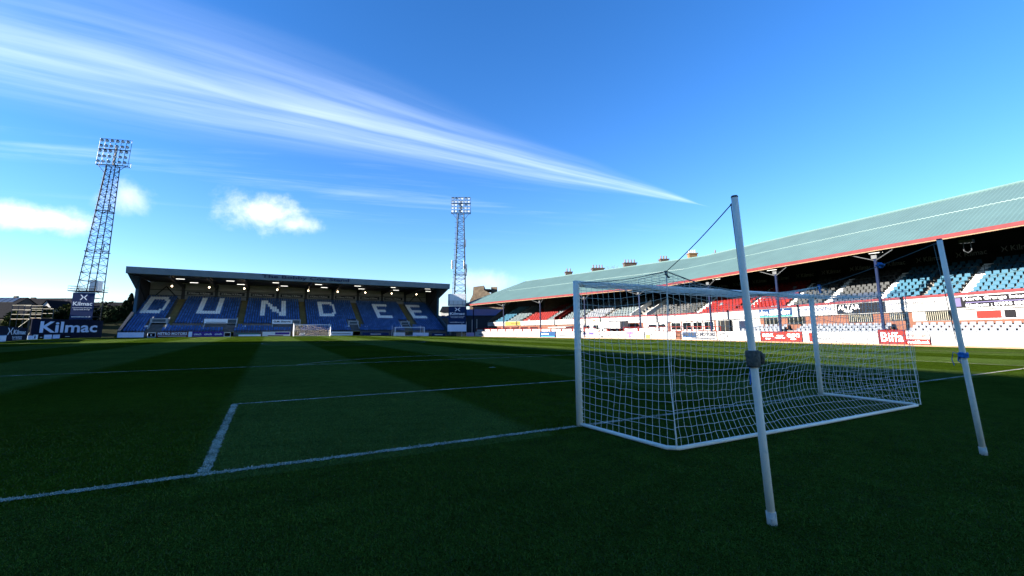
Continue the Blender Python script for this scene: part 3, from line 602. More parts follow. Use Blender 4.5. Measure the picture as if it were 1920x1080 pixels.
# hoardings in front of the far stand
def far_boards():
    Y = 104.0; z = lambda x: gz(x, Y)
    def hb(label, x0, x1, h, m, **k): return hoarding('advertising_board', label, 'sign', 'boards in front of the blue end stand', (x0, Y, z(x0)), (x1, Y, z(x1)), h, m, **k)
    hb('blank white board at the left end of the blue stand', -34.0, -30.0, .95, 'letter_pale')
    hb('small black board with white emblem left of the maroon board', -29.4, -28.2, .85, 'black_board', frame='letter_grey', texts=[('K', .38, .62, .25, .75, 'letter_grey', .02)])
    hb('maroon board reading METRO MOTORS', -28.0, -22.95, 1.05, 'maroon_board', texts=[('METRO MOTORS', .03, .97, .38, .9, 'letter_white', .02)], parts=[(.05, .95, .12, .22, 'letter_grey', 'small_print')])
    hb('pale narrow board between the maroon and purple boards', -22.85, -22.25, 1.05, 'letter_pale')
    hb('purple board with the same word three times', -22.2, -16.8, 1.05, 'purple_board', texts=[('cinch', .05+.33*i, .28+.33*i, .32, .72, 'letter_white', .01) for i in range(3)])
    hb('small framed black board right of the purple board', -16.7, -15.6, .8, 'black_board', frame='letter_grey')
    hb('low pale green board behind a white kerb', -14.6, -9.9, .85, 'letter_faint', parts=[(.1, .98, .05, .45, 'letter_white', 'white_strip'), (0, .9, .58, .75, 'green_board', 'green_strip')])
    hb('white and blue board with a blue sweep left of the far goal', -9.7, -4.3, .95, 'letter_grey', parts=[(.45, .98, .35, .85, 'purple_board', 'blue_sweep'), (.2, .75, .05, .2, 'red_board', 'red_strip')])
    hb('navy board with white stripes inside the far goal', -2.6, 1.6, .9, 'dew_blue', texts=[('////', .03, .32, .15, .75, 'letter_white', .03)])
    hb('white board with faint dark print right of the far goal', 4.2, 9.0, .9, 'letter_grey', parts=[(.05, .9, .35+.06, .6-.06, 'letter_dark', 'small_print')])
    hb('navy board with small print left of the training goal', 11.2, 17.4, .75, 'navy_board', parts=[(.3, .7, .35+.06, .6-.06, 'letter_white', 'small_print')])
    hb('pale board standing inside the training goal', 18.6, 21.4, .8, 'letter_grey')
    hb('pale blue board at the right end of the blue stand', 23.4, 27.5, .8, 'letter_pale'); hb('small navy board at the right corner of the blue stand', 28.4, 32.0, .7, 'navy_board', parts=[(.2, .8, .3+.06, .6-.06, 'letter_white', 'small_print')])
far_boards()

# ------------------------------------------------------------------ goals
def panel_net(b, P, nu, nv, r, skip_edges=False):
    """strings of a net over a surface P(u, v)"""
    G = [[Vector(P(i/nu, j/nv)) for j in range(nv+1)] for i in range(nu+1)]
    for i in range(nu+1):
        b.tube(G[i], r, 3, False)
    for j in range(nv+1): b.tube([G[i][j] for i in range(nu+1)], r, 3, False)
def jit(a): return rng.uniform(-a, a)
def near_goal():
    e = thing('football_goal', (0, 0, 0), 'large white football goal with net on the shaded near goal line', 'goal', 'football goals')
    X = 3.72; H = 2.50; r = .056; D = -1.95
    b = MB(); b.tube([(-X, 0, -.05), (-X, 0, H)], r, 14); b.build('post', 'post_paint', e, True)
    b = MB(); b.tube([(X, 0, -.05), (X, 0, H)], r, 14); b.build('post', 'post_paint', e, True)
    MB().tube([(-X, 0, H-r), (X, 0, H-r)], r, 14).build('crossbar', 'post_paint', e, True)
    bl, br = atz(1265, 848), atz(1724, 763); bl[2] = br[2] = .04
    bb = MB(); bb.tube([(-X, -.03, .035), (-3.66, D*.5, .035), (bl[0]-.03, bl[1]+.10, .04), (bl[0]+.10, bl[1], .04), (0, D, .04), (br[0]-.1, br[1], .04), (br[0]+.03, br[1]+.1, .04), (X, -.03, .035)], .030, 8)
    bb.build('base_bar', 'post_paint', e, True)
    xl, xr = float(bl[0]), float(br[0])
    XM = .3
    def ztop(x):
        if x < XM: t = (x-xl)/(XM-xl); z0, z1, sag = 2.455, 2.40, .22
        else: t = (x-XM)/(xr-XM); z0, z1, sag = 2.40, 2.44, .16
        return z0+(z1-z0)*t-sag*4*t*(1-t)
    n_ = [[jit(.012) for _ in range(40)] for _ in range(80)]
    def back(u, v):
        x = xl+(xr-xl)*u; z0 = ztop(x); s = v*v
        mid = math.sin(math.pi*u)**.5
        y = D+.03*math.sin(9*u+3*v)+.36*mid*math.sin(math.pi*v**2.4)+n_[int(u*60)][int(v*20)]
        xw = x+.020*math.sin(7*v+23*u)*math.sin(math.pi*v)+.05*math.sin(math.pi*v)*math.sin(5*u+1)+.11*math.sin(math.pi*v**3.2)*(1-u)*min(1, u*9)
        return (xw, y, z0*(1-v)+.06*v-.05*math.sin(math.pi*v)*math.sin(11*u)*.5+n_[int(u*60)][int(v*20)]*.8)
    def side(sx, xb):
        def P(u, v):
            y = D*u; zt_ = 2.46+(2.455-2.46)*u-.09*4*u*(1-u); x = sx+(xb-sx)*u
            bow = math.sin(math.pi*u)*math.sin(math.pi*v)
            return (x+(.07*bow+.02*math.sin(9*v+5*u)*bow)*(1 if sx < 0 else -1), y+.022*math.sin(6*v+17*u)*math.sin(math.pi*min(1, v*1.0))*(1 if 0 < u < 1 else 0), zt_*(1-v)+.05*v-.03*math.sin(math.pi*u)*math.sin(math.pi*v)+.010*math.sin(31*u+13*v)*bow)
        return P
    def top(u, v):
        x0 = -X+2*X*u; x1 = xl+(xr-xl)*u; x = x0+(x1-x0)*v; z1 = ztop(x1); z = (H-.03)*(1-v)+z1*v-(.10*math.sin(math.pi*v)*(.35+.65*math.sin(math.pi*u)))
        return (x+.02*math.sin(13*v+19*u), D*v, z+.012*math.sin(40*u+7*v))
    nb = MB(); panel_net(nb, back, 60, 20, .0030); nb.build('back_net', 'net_twine', e)
    for sx, xb in ((-X, xl), (X, xr)):
        nb = MB(); panel_net(nb, side(sx, xb), 15, 20, .0032); nb.build('side_net', 'net_twine', e)
    nb = MB(); panel_net(nb, top, 60, 15, .0028); nb.build('top_net', 'net_twine', e)
    # bundled selvedge along the bar, hooks along the posts, thick corner cords
    cb = MB()
    for k in range(5): cb.tube([(x, -.05-.02*k+jit(.012), H-.05-.018*k-.06*math.sin(math.pi*(x+X)/(2*X))*(k*.25)+jit(.01)) for x in np.linspace(-X+.1, X-.1, 50)], .007, 4, False)
    cb.build('net_selvedge', 'net_twine', e)
    for sx in (-X, X):
        hk = MB()
        for k in range(22): z = .12+k*.107; hk.tube([(sx, -.055, z), (sx+.02, -.085, z-.02), (sx, -.06, z-.03)], .007, 4)
        hk.build('net_clips', 'net_twine', e)
    for x in (xl, xr): MB().tube([(x+.012*math.sin(8*v), D+.01*math.sin(5*v)+.03*math.sin(math.pi*v), ztop(x)*(1-v)+.05*v) for v in np.linspace(0, 1, 14)], .007, 5).build('corner_cord', 'net_twine', e)
    MB().tube([(x, D, ztop(x)) for x in np.linspace(xl, -1.9, 16)], .0065, 5).build('edge_rope', 'rope_green', e)
    MB().tube([(-X+.06+(xl+X-.06)*t, -.06+(D+.06)*t, H-.04+(ztop(xl)-H+.04)*t-.16*t*(1-t)) for t in np.linspace(0, 1, 10)], .0055, 5).build('edge_rope', 'rope_green', e)
    return dict(xl=xl, xr=xr, D=D, zl=ztop(xl), zm=ztop(XM), zr=ztop(xr), XM=XM)
NG = near_goal()
def net_pole(label, base, topp, attach, wrap, bag=None):
    base = np.array(base, float); topp = np.array(topp, float); e = thing('net_support_pole', (base[0], base[1], 0), label, 'pole', 'poles behind the near goal')
    ax = topp-base
    p = MB(); p.tube([base-ax*.01, base+ax*.3, base+ax*.7, topp], [.034, .033, .031, .030], 14); p.build('pole', 'post_paint', e, True)
    MB().tube([base+ax*(-.01), base+ax*.012, base+ax*.036], [.040, .040, .040], 14).build('ground_sleeve', 'sleeve', e, True)
    MB().tube([topp-ax*.002, topp+ax*.004], [.033, .026], 12).build('cap', 'galv_steel', e)
    d = np.array(attach)-topp; d[2] = 0; d /= np.linalg.norm(d); tip = topp-ax*.018+d*.085
    MB().tube([topp-ax*.018, tip], .011, 6).build('hook', 'galv_steel', e)
    MB().tube([tip+(np.array(attach)-tip)*t-np.array([0, 0, .10*t*(1-t)]) for t in np.linspace(0, 1, 8)], .0055, 5).build('stay_rope', 'rope_green', e)
    MB().tube([tip+(base+ax*.52+d*.05-tip)*t for t in np.linspace(0, 1, 6)], .0048, 5).build('halyard', 'rope_green', e)
    k = base+ax*wrap[0]
    if wrap[1] == 'foam':
        w = MB(); w.tube([k-ax*.027, k-ax*.022, k+ax*.018, k+ax*.024], [.048, .058, .060, .052], 12); w.build('foam_wrap', 'foam_wrap', e, True)
        MB().tube([k+np.array([.045, -.03, .05]), k+np.array([.07, -.045, .02]), k+np.array([.06, -.04, -.05])], .022, 8).build('foam_knot', 'foam_wrap', e, True)
        for q in range(3): MB().tube([k+d*.05+np.array([0, 0, -.02]), k+d*(.075+.012*q)+np.array([.01*q, 0, -.10]), k+d*.05+np.array([0, .01*q, -.20-.02*q])], .006, 5).build('rope_end', 'rope_blue', e)
    else:
        for q in range(6): MB().tube([k+np.array([.045*math.cos(a), .045*math.sin(a), .010*q-.03+.006*math.sin(3*a+q)]) for a in np.linspace(0, 6.283, 13)], .010, 5).build('rope_coil', 'rope_blue', e)
        MB().tube([k+d*.05, k+d*.12+np.array([0, 0, .03]), k+d*.15+np.array([0, 0, -.07]), k+d*.13+np.array([0, 0, -.15])], .005, 5).build('rope_end', 'rope_blue', e)
        MB().tube([k+d*.05, k+d*.07+np.array([0, 0, -.08]), k+d*.03+np.array([0, 0, -.12]), k+d*.045], .010, 5).build('rope_loop', 'rope_blue', e)
    if bag is not None:
        q = tip+(np.array(attach)-tip)*bag; bb = MB()
        for s in range(5): bb.tube([q+np.array([jit(.03), jit(.03), .02]), q+np.array([jit(.05), jit(.05), -.02]), q+np.array([jit(.05), jit(.04), -.06])], [.012, .022, .012], 6)
        bb.build('rope_bundle', 'rope_blue', e, True)
    return e
pA = atz(1448, 983); tA = aty(1377, 369, pA[1]); net_pole('tall white net pole nearest the camera with a brown foam wrap', pA, tA, (NG['xl'], NG['D'], NG['zl']), (.485, 'foam'))
pB = atz(1845, 853); tB = aty(1761, 449, pB[1]); net_pole('white net pole farther right with blue rope coiled on it', pB, tB, (NG['XM'], NG['D'], NG['zm']), (.455, 'coil'), .40)
net_pole('white net pole at the far back corner of the near goal', (4.35, -3.95, 0), (4.30, -3.95, 2.86), (NG['xr'], NG['D'], NG['zr']), (.46, 'coil'))
kb = MB()
for s in range(4): kb.tube([(NG['xl']+jit(.02), NG['D']+jit(.02), NG['zl']+.01), (NG['xl']+jit(.03), NG['D']+jit(.02), NG['zl']-.04), (NG['xl']+.03+jit(.03), NG['D']+jit(.02), NG['zl']-.09)], .008, 5)
kb.build('rope_knot', 'rope_green', bpy.data.objects['football_goal'])
kb = MB()
for s in range(4): kb.tube([(NG['XM']+jit(.02), NG['D']+jit(.02), NG['zm']+.03), (NG['XM']+jit(.02), NG['D']+jit(.02), NG['zm']-.03), (NG['XM']+jit(.02), NG['D']+jit(.02), NG['zm']-.12)], .011, 5)
kb.build('rope_knot', 'rope_blue', bpy.data.objects['football_goal'])
def far_goal(label, xc, y, W, H, depth, z0, post_r, name='football_goal'):
    e = thing(name, (xc, y, z0), label, 'goal', 'football goals'); x0, x1 = xc-W/2, xc+W/2
    for x in (x0, x1): MB().tube([(x, y, z0-.1), (x, y, z0+H)], post_r, 10).build('post', 'white_paint', e)
    MB().tube([(x0, y, z0+H-post_r), (x1, y, z0+H-post_r)], post_r, 10).build('crossbar', 'white_paint', e)
    n = MB()
    panel_net(n, lambda u, v: (x0+W*u, y+depth+.1*math.sin(3*v), z0+(H-.1)*(1-v)), 30, 10, .005)
    for x in (x0, x1): panel_net(n, lambda u, v: (x, y+depth*u, z0+(H-.1)*(1-v)), 8, 10, .005)
    panel_net(n, lambda u, v: (x0+W*u, y+depth*v, z0+H-.08), 30, 7, .005); n.build('net', 'net_twine', e)
    for x in (x0, x1): MB().tube([(x, y+depth+1.6, z0), (x, y+depth+1.6, z0+H+.35)], .04, 6).build('net_stanchion', 'white_paint', e); MB().tube([(x, y+.05, z0+.04), (x, y+depth, z0+.04)], .03, 6).build('base_bar', 'white_paint', e)
    MB().tube([(x0, y+depth, z0+.04), (x1, y+depth, z0+.04)], .03, 6).build('base_bar', 'white_paint', e)
far_goal('white football goal at the far end before the blue stand', 0, 101, 7.44, 2.5, 1.8, 0, .06)
far_goal('white training goal right of the far goal', 21.1, 98.5, 7.0, 2.15, 1.5, gz(21, 98), .07)

# ------------------------------------------------------------------ long main stand on the right, bent in the middle
PN, PK, PF = np.array([44.3, -5.0]), np.array([47.5, 45.0]), np.array([37.5, 103.0])
def _nrm(a, b): t = (b-a)/np.linalg.norm(b-a); return np.array([t[1], -t[0]])
_n1, _n2 = _nrm(PN, PK), _nrm(PK, PF); _mm = (_n1+_n2)/np.linalg.norm(_n1+_n2); _mm = _mm/(_mm@_n1)
def MS(y, d, z=0.0):
    """point of the stand: y along the column line, d metres behind it"""
    if y <= 45: t = (y+5)/50; a = PN+_n1*d; b = PK+_mm*d
    else: t = (y-45)/58; a = PK+_mm*d; b = PF+_n2*d
    q = a+(b-a)*t; return np.array([q[0], q[1], z])
def Y4(ypt, d):
    """along-parameter whose point at offset d has world y = ypt"""
    for it in range(30):
        pass
    lo, hi = -6.0, 108.0
    for it in range(40):
        m_ = (lo+hi)/2
        if MS(m_, d)[1] < ypt: lo = m_
        else: hi = m_
    return (lo+hi)/2
def zi(y, a): return float(np.interp(y, (-5, 45, 103), a))
Z_G = lambda y: zi(y, (.06, -.14, -.48)); Z_FAS = lambda y: zi(y, (10.25, 8.30, 7.62)); Z_RID = lambda y: zi(y, (16.2, 13.95, 13.55))
Z_RAIL = lambda y: zi(y, (5.20, 3.88, 3.28)); Z_PB = lambda y: zi(y, (3.55, 2.62, 2.05))
def tang(y): return (PK-PN)/np.linalg.norm(PK-PN) if y < 45 else (PF-PK)/np.linalg.norm(PF-PK)
def rotz_at(y): t = tang(y); return math.atan2(t[1], t[0])-math.pi   # seats face the pitch
def main_stand():
    e = thing('long_stand', tuple(MS(45, 3, 0)), 'long teal roofed main stand with mixed coloured seats along the right', 'stand')
    YS = [-5, 20, 45, 74, 103]
    def strip(name, m, f0, f1, th, ys=YS, parent=e):
        b = MB()
        for i in range(len(ys)-1): b.slab(f0(ys[i]), f0(ys[i+1]), f1(ys[i+1]), f1(ys[i]), th)
        return b.build(name, m, parent)
    # corrugated roof: lower and upper course, back slope, hipped far end
    def course(name, fa, fb, y0, y1, pitchm=.36):
        n = int((y1-y0)/pitchm*2); vs = []; fs = []
        for i in range(n+1):
            y = y0+(y1-y0)*i/n; dz = .035 if i % 2 else -.035
            a = fa(y)+np.array([0, 0, dz]); b = fb(y)+np.array([0, 0, dz]); vs += [a, b, a-np.array([0, 0, .05]), b-np.array([0, 0, .05])]
            if i: k = 4*i; fs += [(k-4, k, k+1, k-3), (k-2, k-1, k+3, k+2), (k-4, k-2, k+2, k)]
        return MB().add(vs, fs).build(name, 'teal_roof', e)
    mid = lambda y, f: Z_FAS(y)+(Z_RID(y)-Z_FAS(y))*f
    for (y0, y1) in ((-5, 45), (45, 92)):
        course('roof_sheet_lower', lambda y: MS(y, -1.05, Z_FAS(y)+.10), lambda y: MS(y, 5.6, mid(y, .555)+.10), y0, y1)
        course('roof_sheet_upper', lambda y: MS(y, 5.4, mid(y, .54)+.155), lambda y: MS(y, 11, Z_RID(y)+.12), y0, y1)
        course('roof_sheet_back', lambda y: MS(y, 11, Z_RID(y)+.12), lambda y: MS(y, 20, Z_RID(y)-4.2), y0, y1, 1.2)
    hp = MB(); A = MS(92, -1.05, Z_FAS(92)+.10); B = MS(103.4, -1.05, Z_FAS(103)+.08); C = MS(92, 11, Z_RID(92)+.12); Dq = MS(103.4, 19, Z_FAS(103)+.1); E_ = MS(92, 20, Z_RID(92)-4.2); n = 30
    def tri(a, b, c, k):
        for i in range(n):
            t0, t1 = i/n, (i+1)/n; p0 = a+(b-a)*t0; p1 = a+(b-a)*t1; q0 = a+(c-a)*t0 if k else c+(b-c)*t0; q1 = c+(b-c)*t1
            dz = np.array([0, 0, .03 if i % 2 else 0]); hp.add([p0+dz, p1+dz, q1+dz, q0+dz], [(0, 1, 2, 3)])
    tri(A, B, C, 0); hp.build('roof_hip_front', 'teal_roof', e); hp = MB(); tri(Dq, B, C, 0); hp.build('roof_hip_end', 'teal_roof', e)
    hp = MB(); tri(E_, Dq, C, 0); hp.build('roof_hip_back', 'teal_roof', e)
    MB().tube([C, B], .13, 6).build('hip_ridge', 'teal_roof', e)
    MB().tube([MS(y, 11, Z_RID(y)+.17) for y in (-5, 45, 92)], .12, 6).build('ridge_cap', 'teal_roof', e)
    strip('fascia', 'fascia_red', lambda y: MS(y, -1.18, Z_FAS(y)-.20), lambda y: MS(y, -1.18, Z_FAS(y)+.12), (.10, 0, 0), [-5, 45, 103.5])
    strip('gutter', 'tan_kerb', lambda y: MS(y, -1.14, Z_FAS(y)-.30), lambda y: MS(y, -1.14, Z_FAS(y)-.215), (.12, 0, 0), [-5, 45, 103.5])
    MB().slab(B+np.array([-.1, .1, -.30]), Dq+np.array([0, .1, -.30]), Dq+np.array([0, .1, .05]), B+np.array([-.1, .1, .02]), (0, .1, 0)).build('end_fascia', 'fascia_red', e)
    # underside lining keeps the space below dark
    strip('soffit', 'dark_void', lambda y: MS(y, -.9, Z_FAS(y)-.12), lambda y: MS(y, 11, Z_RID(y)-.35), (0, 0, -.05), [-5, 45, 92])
    # columns with brackets
    for yy in (15.5, 26.1, 36.2, 49.7, 61.9, 74.4, 87.1, 99.8):
        y = Y4(yy, 0); zt_ = Z_FAS(y)-.9 if yy < 90 else Z_FAS(y)-.35; p = MS(y, 0, Z_G(y)); q = MS(y, 0, zt_)
        c = MB(); c.tube([p, q], .15, 8); o = c.build('column', 'column_blue', e)
        MB().box(q[0]-.24, q[0]+.24, q[1]-.24, q[1]+.24, zt_-.02, zt_+.35).build('column_head', 'galv_steel', e)
        if yy < 90:
            tg = tang(y)
            for s in (-1, 1): MB().tube([q+np.array([0, 0, -.2]), MS(y+s*1.9, -.85, Z_FAS(y)-.32)], .05, 5).build('bracket', 'galv_steel', e)
            MB().tube([q, MS(y, 9.5, mid(y, .80)-.2)], .10, 5).build('roof_truss', 'dark_steel', e)
    # upper tier
    NR, D0, RD, RH = 10, 3.75, .82, .41
    for k in range(NR):
        strip('terrace_step', 'concrete', lambda y: MS(y, D0+RD*k-.42, Z_RAIL(y)-.62+RH*k), lambda y: MS(y, D0+RD*(k+1)-.42, Z_RAIL(y)-.62+RH*k), (0, 0, -.42), [-5, 45, 97.5])
    DB = D0+RD*NR+.1
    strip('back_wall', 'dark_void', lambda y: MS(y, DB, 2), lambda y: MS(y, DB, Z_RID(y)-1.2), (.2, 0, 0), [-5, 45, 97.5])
    strip('front_wall', 'white_board', lambda y: MS(y, 3.05, Z_PB(y)), lambda y: MS(y, 3.05, Z_RAIL(y)-.22), (.16, 0, 0), [-5, 45, 97.8])
    strip('rail_band', 'fascia_red', lambda y: MS(y, 2.93, Z_RAIL(y)-.215), lambda y: MS(y, 2.93, Z_RAIL(y)+.02), (.18, 0, 0), [-5, 45, 68.0])
    # lower wall under the tier
    strip('lower_wall', 'brick', lambda y: MS(y, 3.35, Z_G(y)-.1), lambda y: MS(y, 3.35, Z_PB(y)-.004), (.16, 0, 0), [-5, 45, 97.5])
    MB().slab(MS(97.6, 3.1, -.6), MS(97.6, 12.2, -.6), MS(97.6, 12.2, 9.6), MS(97.6, 3.1, 3.3), (0, .15, 0)).build('end_wall', 'dark_concrete', e)
    def opening(name, y0, y1, zlo, zhi, m, bars=0, frame='white_paint'):
        """window or door on the lower wall; y's are world y at the wall, z as fraction between ground and soffit"""
        a, b = Y4(y0, 3.3), Y4(y1, 3.3); f = lambda y, k: Z_G(y)+(Z_PB(y)-Z_G(y))*k
        o = MB().slab(MS(a, 3.28, f(a, zlo)), MS(b, 3.28, f(b, zlo)), MS(b, 3.28, f(b, zhi)), MS(a, 3.28, f(a, zhi)), (.05, 0, 0)).build(name, m, e)
        fr = MB()
        for (p, q) in ((MS(a, 3.27, f(a, zlo)), MS(b, 3.27, f(b, zlo))), (MS(a, 3.27, f(a, zhi)), MS(b, 3.27, f(b, zhi))), (MS(a, 3.27, f(a, zlo)), MS(a, 3.27, f(a, zhi))), (MS(b, 3.27, f(b, zlo)), MS(b, 3.27, f(b, zhi)))): fr.tube([p, q], .04, 4)
        fr.build('frame', frame, o)
        for i in range(bars):
            y = a+(b-a)*(i+.5)/bars; MB().tube([MS(y, 3.24, f(y, zlo)), MS(y, 3.24, f(y, zhi))], .022, 4).build('bar', 'cream_board', o)
    def patch(y0, y1, zlo, zhi, m, name='wall_panel', d=3.31):
        a, b = Y4(y0, d), Y4(y1, d); f = lambda y, k: Z_G(y)+(Z_PB(y)-Z_G(y))*k
        MB().slab(MS(a, d, f(a, zlo)), MS(b, d, f(b, zlo)), MS(b, d, f(b, zhi)), MS(a, d, f(a, zhi)), (.035, 0, 0)).build(name, m, e)
    patch(1.0, 14.3, .70, 1.0, 'white_board'); patch(-2, 0.9, .5, 1.0, 'white_board')
    opening('window', 7.9, 9.6, .72, .96, 'red_board'); opening('window', 7.0, 7.8, .72, .96, 'black_board'); opening('window', 11.0, 13.2, .72, .97, 'glass_dark', 14, 'dark_steel')
    opening('window', 14.7, 16.2, .74, .97, 'glass_dark', 9, 'dark_steel'); opening('window', 17.8, 20.1, .72, .97, 'glass_dark', 12, 'dark_steel')
    opening('window', 25.0, 27.1, .70, .97, 'glass_dark', 4, 'dark_steel'); opening('window', 28.1, 30.3, .70, .97, 'glass_dark', 4, 'dark_steel')
    patch(30.9, 38.0, .45, 1.0, 'white_board'); opening('door', 32.9, 34.2, .40, .93, 'dark_navy', 0); opening('doorway', 35.2, 37.6, .40, .95, 'dark_void', 3, 'galv_steel')
    for i in range(4): opening('window', 38.4+i*2.15, 40.2+i*2.15, .50, .94, 'glass_dark', 1)
    patch(47.3, 52.0, .35, 1.0, 'white_board'); opening('window', 47.6, 49.0, .70, .88, 'glass_dark'); opening('window', 49.4, 51.0, .70, .88, 'glass_dark')
    patch(55.5, 67.0, .50, 1.0, 'white_board')
    for i in range(3): opening('window', 59.0+i*2.6, 60.8+i*2.6, .55, .92, 'glass_dark', 1)
    for i in range(5): opening('window', 79.5+i*3.4, 82.0+i*3.4, .42, .85, 'dark_void', 0, 'red_paint')
    # seat blocks: world y at the rail, colour
    blocks = [(-4.6, 10.0, 'seat_sky'), (10.9, 13.4, 'seat_sky'), (13.9, 16.9, 'seat_sky'), (17.7, 22.3, 'seat_slate'), (23.4, 27.0, 'seat_grey'), (27.9, 33.0, 'seat_red'), (33.7, 41.5, 'seat_red'), (43.0, 50.8, 'seat_grey'),
              (55.0, 60.4, 'seat_pale'), (61.6, 66.8, 'seat_white'), (67.5, 72.2, 'seat_pale'), (74.2, 76.6, 'seat_pale'), (77.0, 85.0, 'seat_red'), (85.8, 90.8, 'seat_pale'), (91.5, 96.0, 'seat_sky')]
    cols = ['seat_sky', 'seat_slate', 'seat_grey', 'seat_red', 'seat_pale', 'seat_white']; seats = []
    for (a, b, m) in blocks:
        a, b = Y4(a, 3.3), Y4(b, 3.3); n = int((b-a)/.54)
        for k in range(NR):
            for i in range(n):
                y = a+(i+.5)*(b-a)/n; mm = m
                if m == 'seat_slate' and k > 2: mm = 'seat_grey'
                if m == 'seat_red' and a > 25 and rng.random() < .03: mm = 'seat_white'
                p = MS(y, D0+RD*k, Z_RAIL(y)-.62+RH*k); seats.append((p[0], p[1], p[2], rotz_at(y), cols.index(mm)))
    # lower white seats in front of the wall
    LR_ = 4
    for k in range(LR_):
        strip('lower_step', 'concrete', lambda y: MS(y, .1+.72*k, Z_G(y)+.55+.26*k), lambda y: MS(y, .1+.72*(k+1), Z_G(y)+.55+.26*k), (0, 0, -.5), [-5, 20, Y4(33.5, 0)])
        for (a, b) in ((-4.5, 14.0), (15.9, 25.0), (26.8, 33.0-.6*k)):
            a, b = Y4(a, .5), Y4(b, .5); n = int((b-a)/.55)
            for i in range(n):
                y = a+(i+.5)*(b-a)/n; p = MS(y, .48+.72*k, Z_G(y)+.55+.26*k); seats.append((p[0], p[1], p[2], rotz_at(y), 5))
    fwd = _fw[:2]/np.linalg.norm(_fw[:2]); vis = lambda s: abs(math.atan2((s[0]-CAM[0])*fwd[1]-(s[1]-CAM[1])*fwd[0], (s[0]-CAM[0])*fwd[0]+(s[1]-CAM[1])*fwd[1])) < R(50)
    seats.sort(key=lambda s: (not vis(s), math.hypot(s[0]-CAM[0], s[1]-CAM[1])))
    meshes = {}
    for (x, y, z, a, k) in seats[:300]:
        if k not in meshes: meshes[k] = seat_mesh('seat', cols[k], .47)[1]
        o = bpy.data.objects.new('seat', meshes[k]); COL.objects.link(o); o.parent = e; o.matrix_parent_inverse = PW[e.name].inverted(); o.location = (x, y, z); o.rotation_euler = (0, 0, a)
    seat_cloud('seats_farther_off', seats[300:], cols, e, wide=1.05)
    # gangway steps, rails, vomitory blocks
    for yy in (10.45, 17.3, 22.85, 27.45, 33.35, 42.2, 61.0, 67.1, 76.8, 85.4, 91.1):
        y = Y4(yy, 3.3); b = MB()
        for k in range(NR): p = MS(y, D0+RD*k, Z_RAIL(y)-.60+RH*k); b.box(p[0]-.42, p[0]+.40, p[1]-.42, p[1]+.42, p[2]-.1, p[2]+.03); b.box(p[0]+.0, p[0]+.40, p[1]-.42, p[1]+.42, p[2]+.03, p[2]+.22)
        b.build('gangway_steps', 'white_paint' if yy < 60 else 'concrete', e)
    for (a, b_) in ((-4, 10.2), (10.7, 17.0), (17.6, 22.6), (43.0, 51.5), (55, 60.8), (77, 85.2), (85.6, 91), (67.5, 74)):
        for kk in (6.2,):
            ya, yb = Y4(a, 3.3), Y4(b_, 3.3); f = lambda y: MS(y, D0+RD*kk, Z_RAIL(y)-.62+RH*kk+1.0); b = MB(); b.tube([f(ya), f((ya+yb)/2), f(yb)], .03, 5)
            for q in (ya, (ya+yb)/2, yb): b.tube([f(q)-np.array([0, 0, 1.0]), f(q)], .028, 5)
            b.build('hand_rail', 'galv_steel', e)
    for (yy, w, m) in ((52.9, 1.6, 'dark_void'), (73.2, .8, 'red_paint')):
        ya, yb = Y4(yy-w, 3.3), Y4(yy+w, 3.3); b = MB()
        for q in (ya, yb): b.slab(MS(q, 3.3, Z_RAIL(q)-.6), MS(q, 9, Z_RAIL(q)+2.2), MS(q, 9, Z_RAIL(q)+3.1), MS(q, 3.3, Z_RAIL(q)+.35), (0, .12, 0))
        b.build('entrance_cheek', 'white_paint' if m == 'dark_void' else 'red_paint', e)
    # banners high on the back wall
    y = 3.0
    while y < 52:
        a, b_ = Y4(y, DB), Y4(y+3.2, DB); za = lambda q: Z_RAIL(q)+4.2
        bn = MB().slab(MS(a, DB-.10, za(a)), MS(b_, DB-.10, za(b_)), MS(b_, DB-.10, za(b_)+.95), MS(a, DB-.10, za(a)+.95), (.04, 0, 0)).build('banner', 'black_board', e)
        p = MS(b_, DB-.12, za(b_)+.22); q = MS(a, DB-.12, za(a)+.22); rt = (q-p)/np.linalg.norm(q-p); L_ = np.linalg.norm(q-p)
        text_mesh('Kilmac', p+rt*L_*.30, rt, (0, 0, 1), L_*.55, .55, 'letter_banner', 'lettering', bn, .01); kilmac_logo(p+rt*L_*.08, rt, (0, 0, 1), .5, .55, 'letter_banner', bn)
        y += 3.5
    for yy in (16.0, 27.5, 36): q = MS(Y4(yy, 2), 1.5, Z_FAS(yy)-.05); MB().box(q[0]-.05, q[0]+.05, q[1]-.6, q[1]+.6, q[2]-.06, q[2]).build('strip_light', 'tube_light', e)
    q = MS(Y4(9.0, 3), 1.8, Z_FAS(9)-.5); MB().box(q[0]-.3, q[0]+.3, q[1]-.45, q[1]+.45, q[2], q[2]+.28).build('heater', 'galv_steel', e)
    MB().tube([q+np.array([0, .25, 0]), q+np.array([0, .25, -.7]), q+np.array([0, 0, -.9]), q+np.array([0, -.25, -.7]), q+np.array([0, -.25, 0])], .04, 5).build('cable_loop', 'galv_steel', e)
    return DB
main_stand()

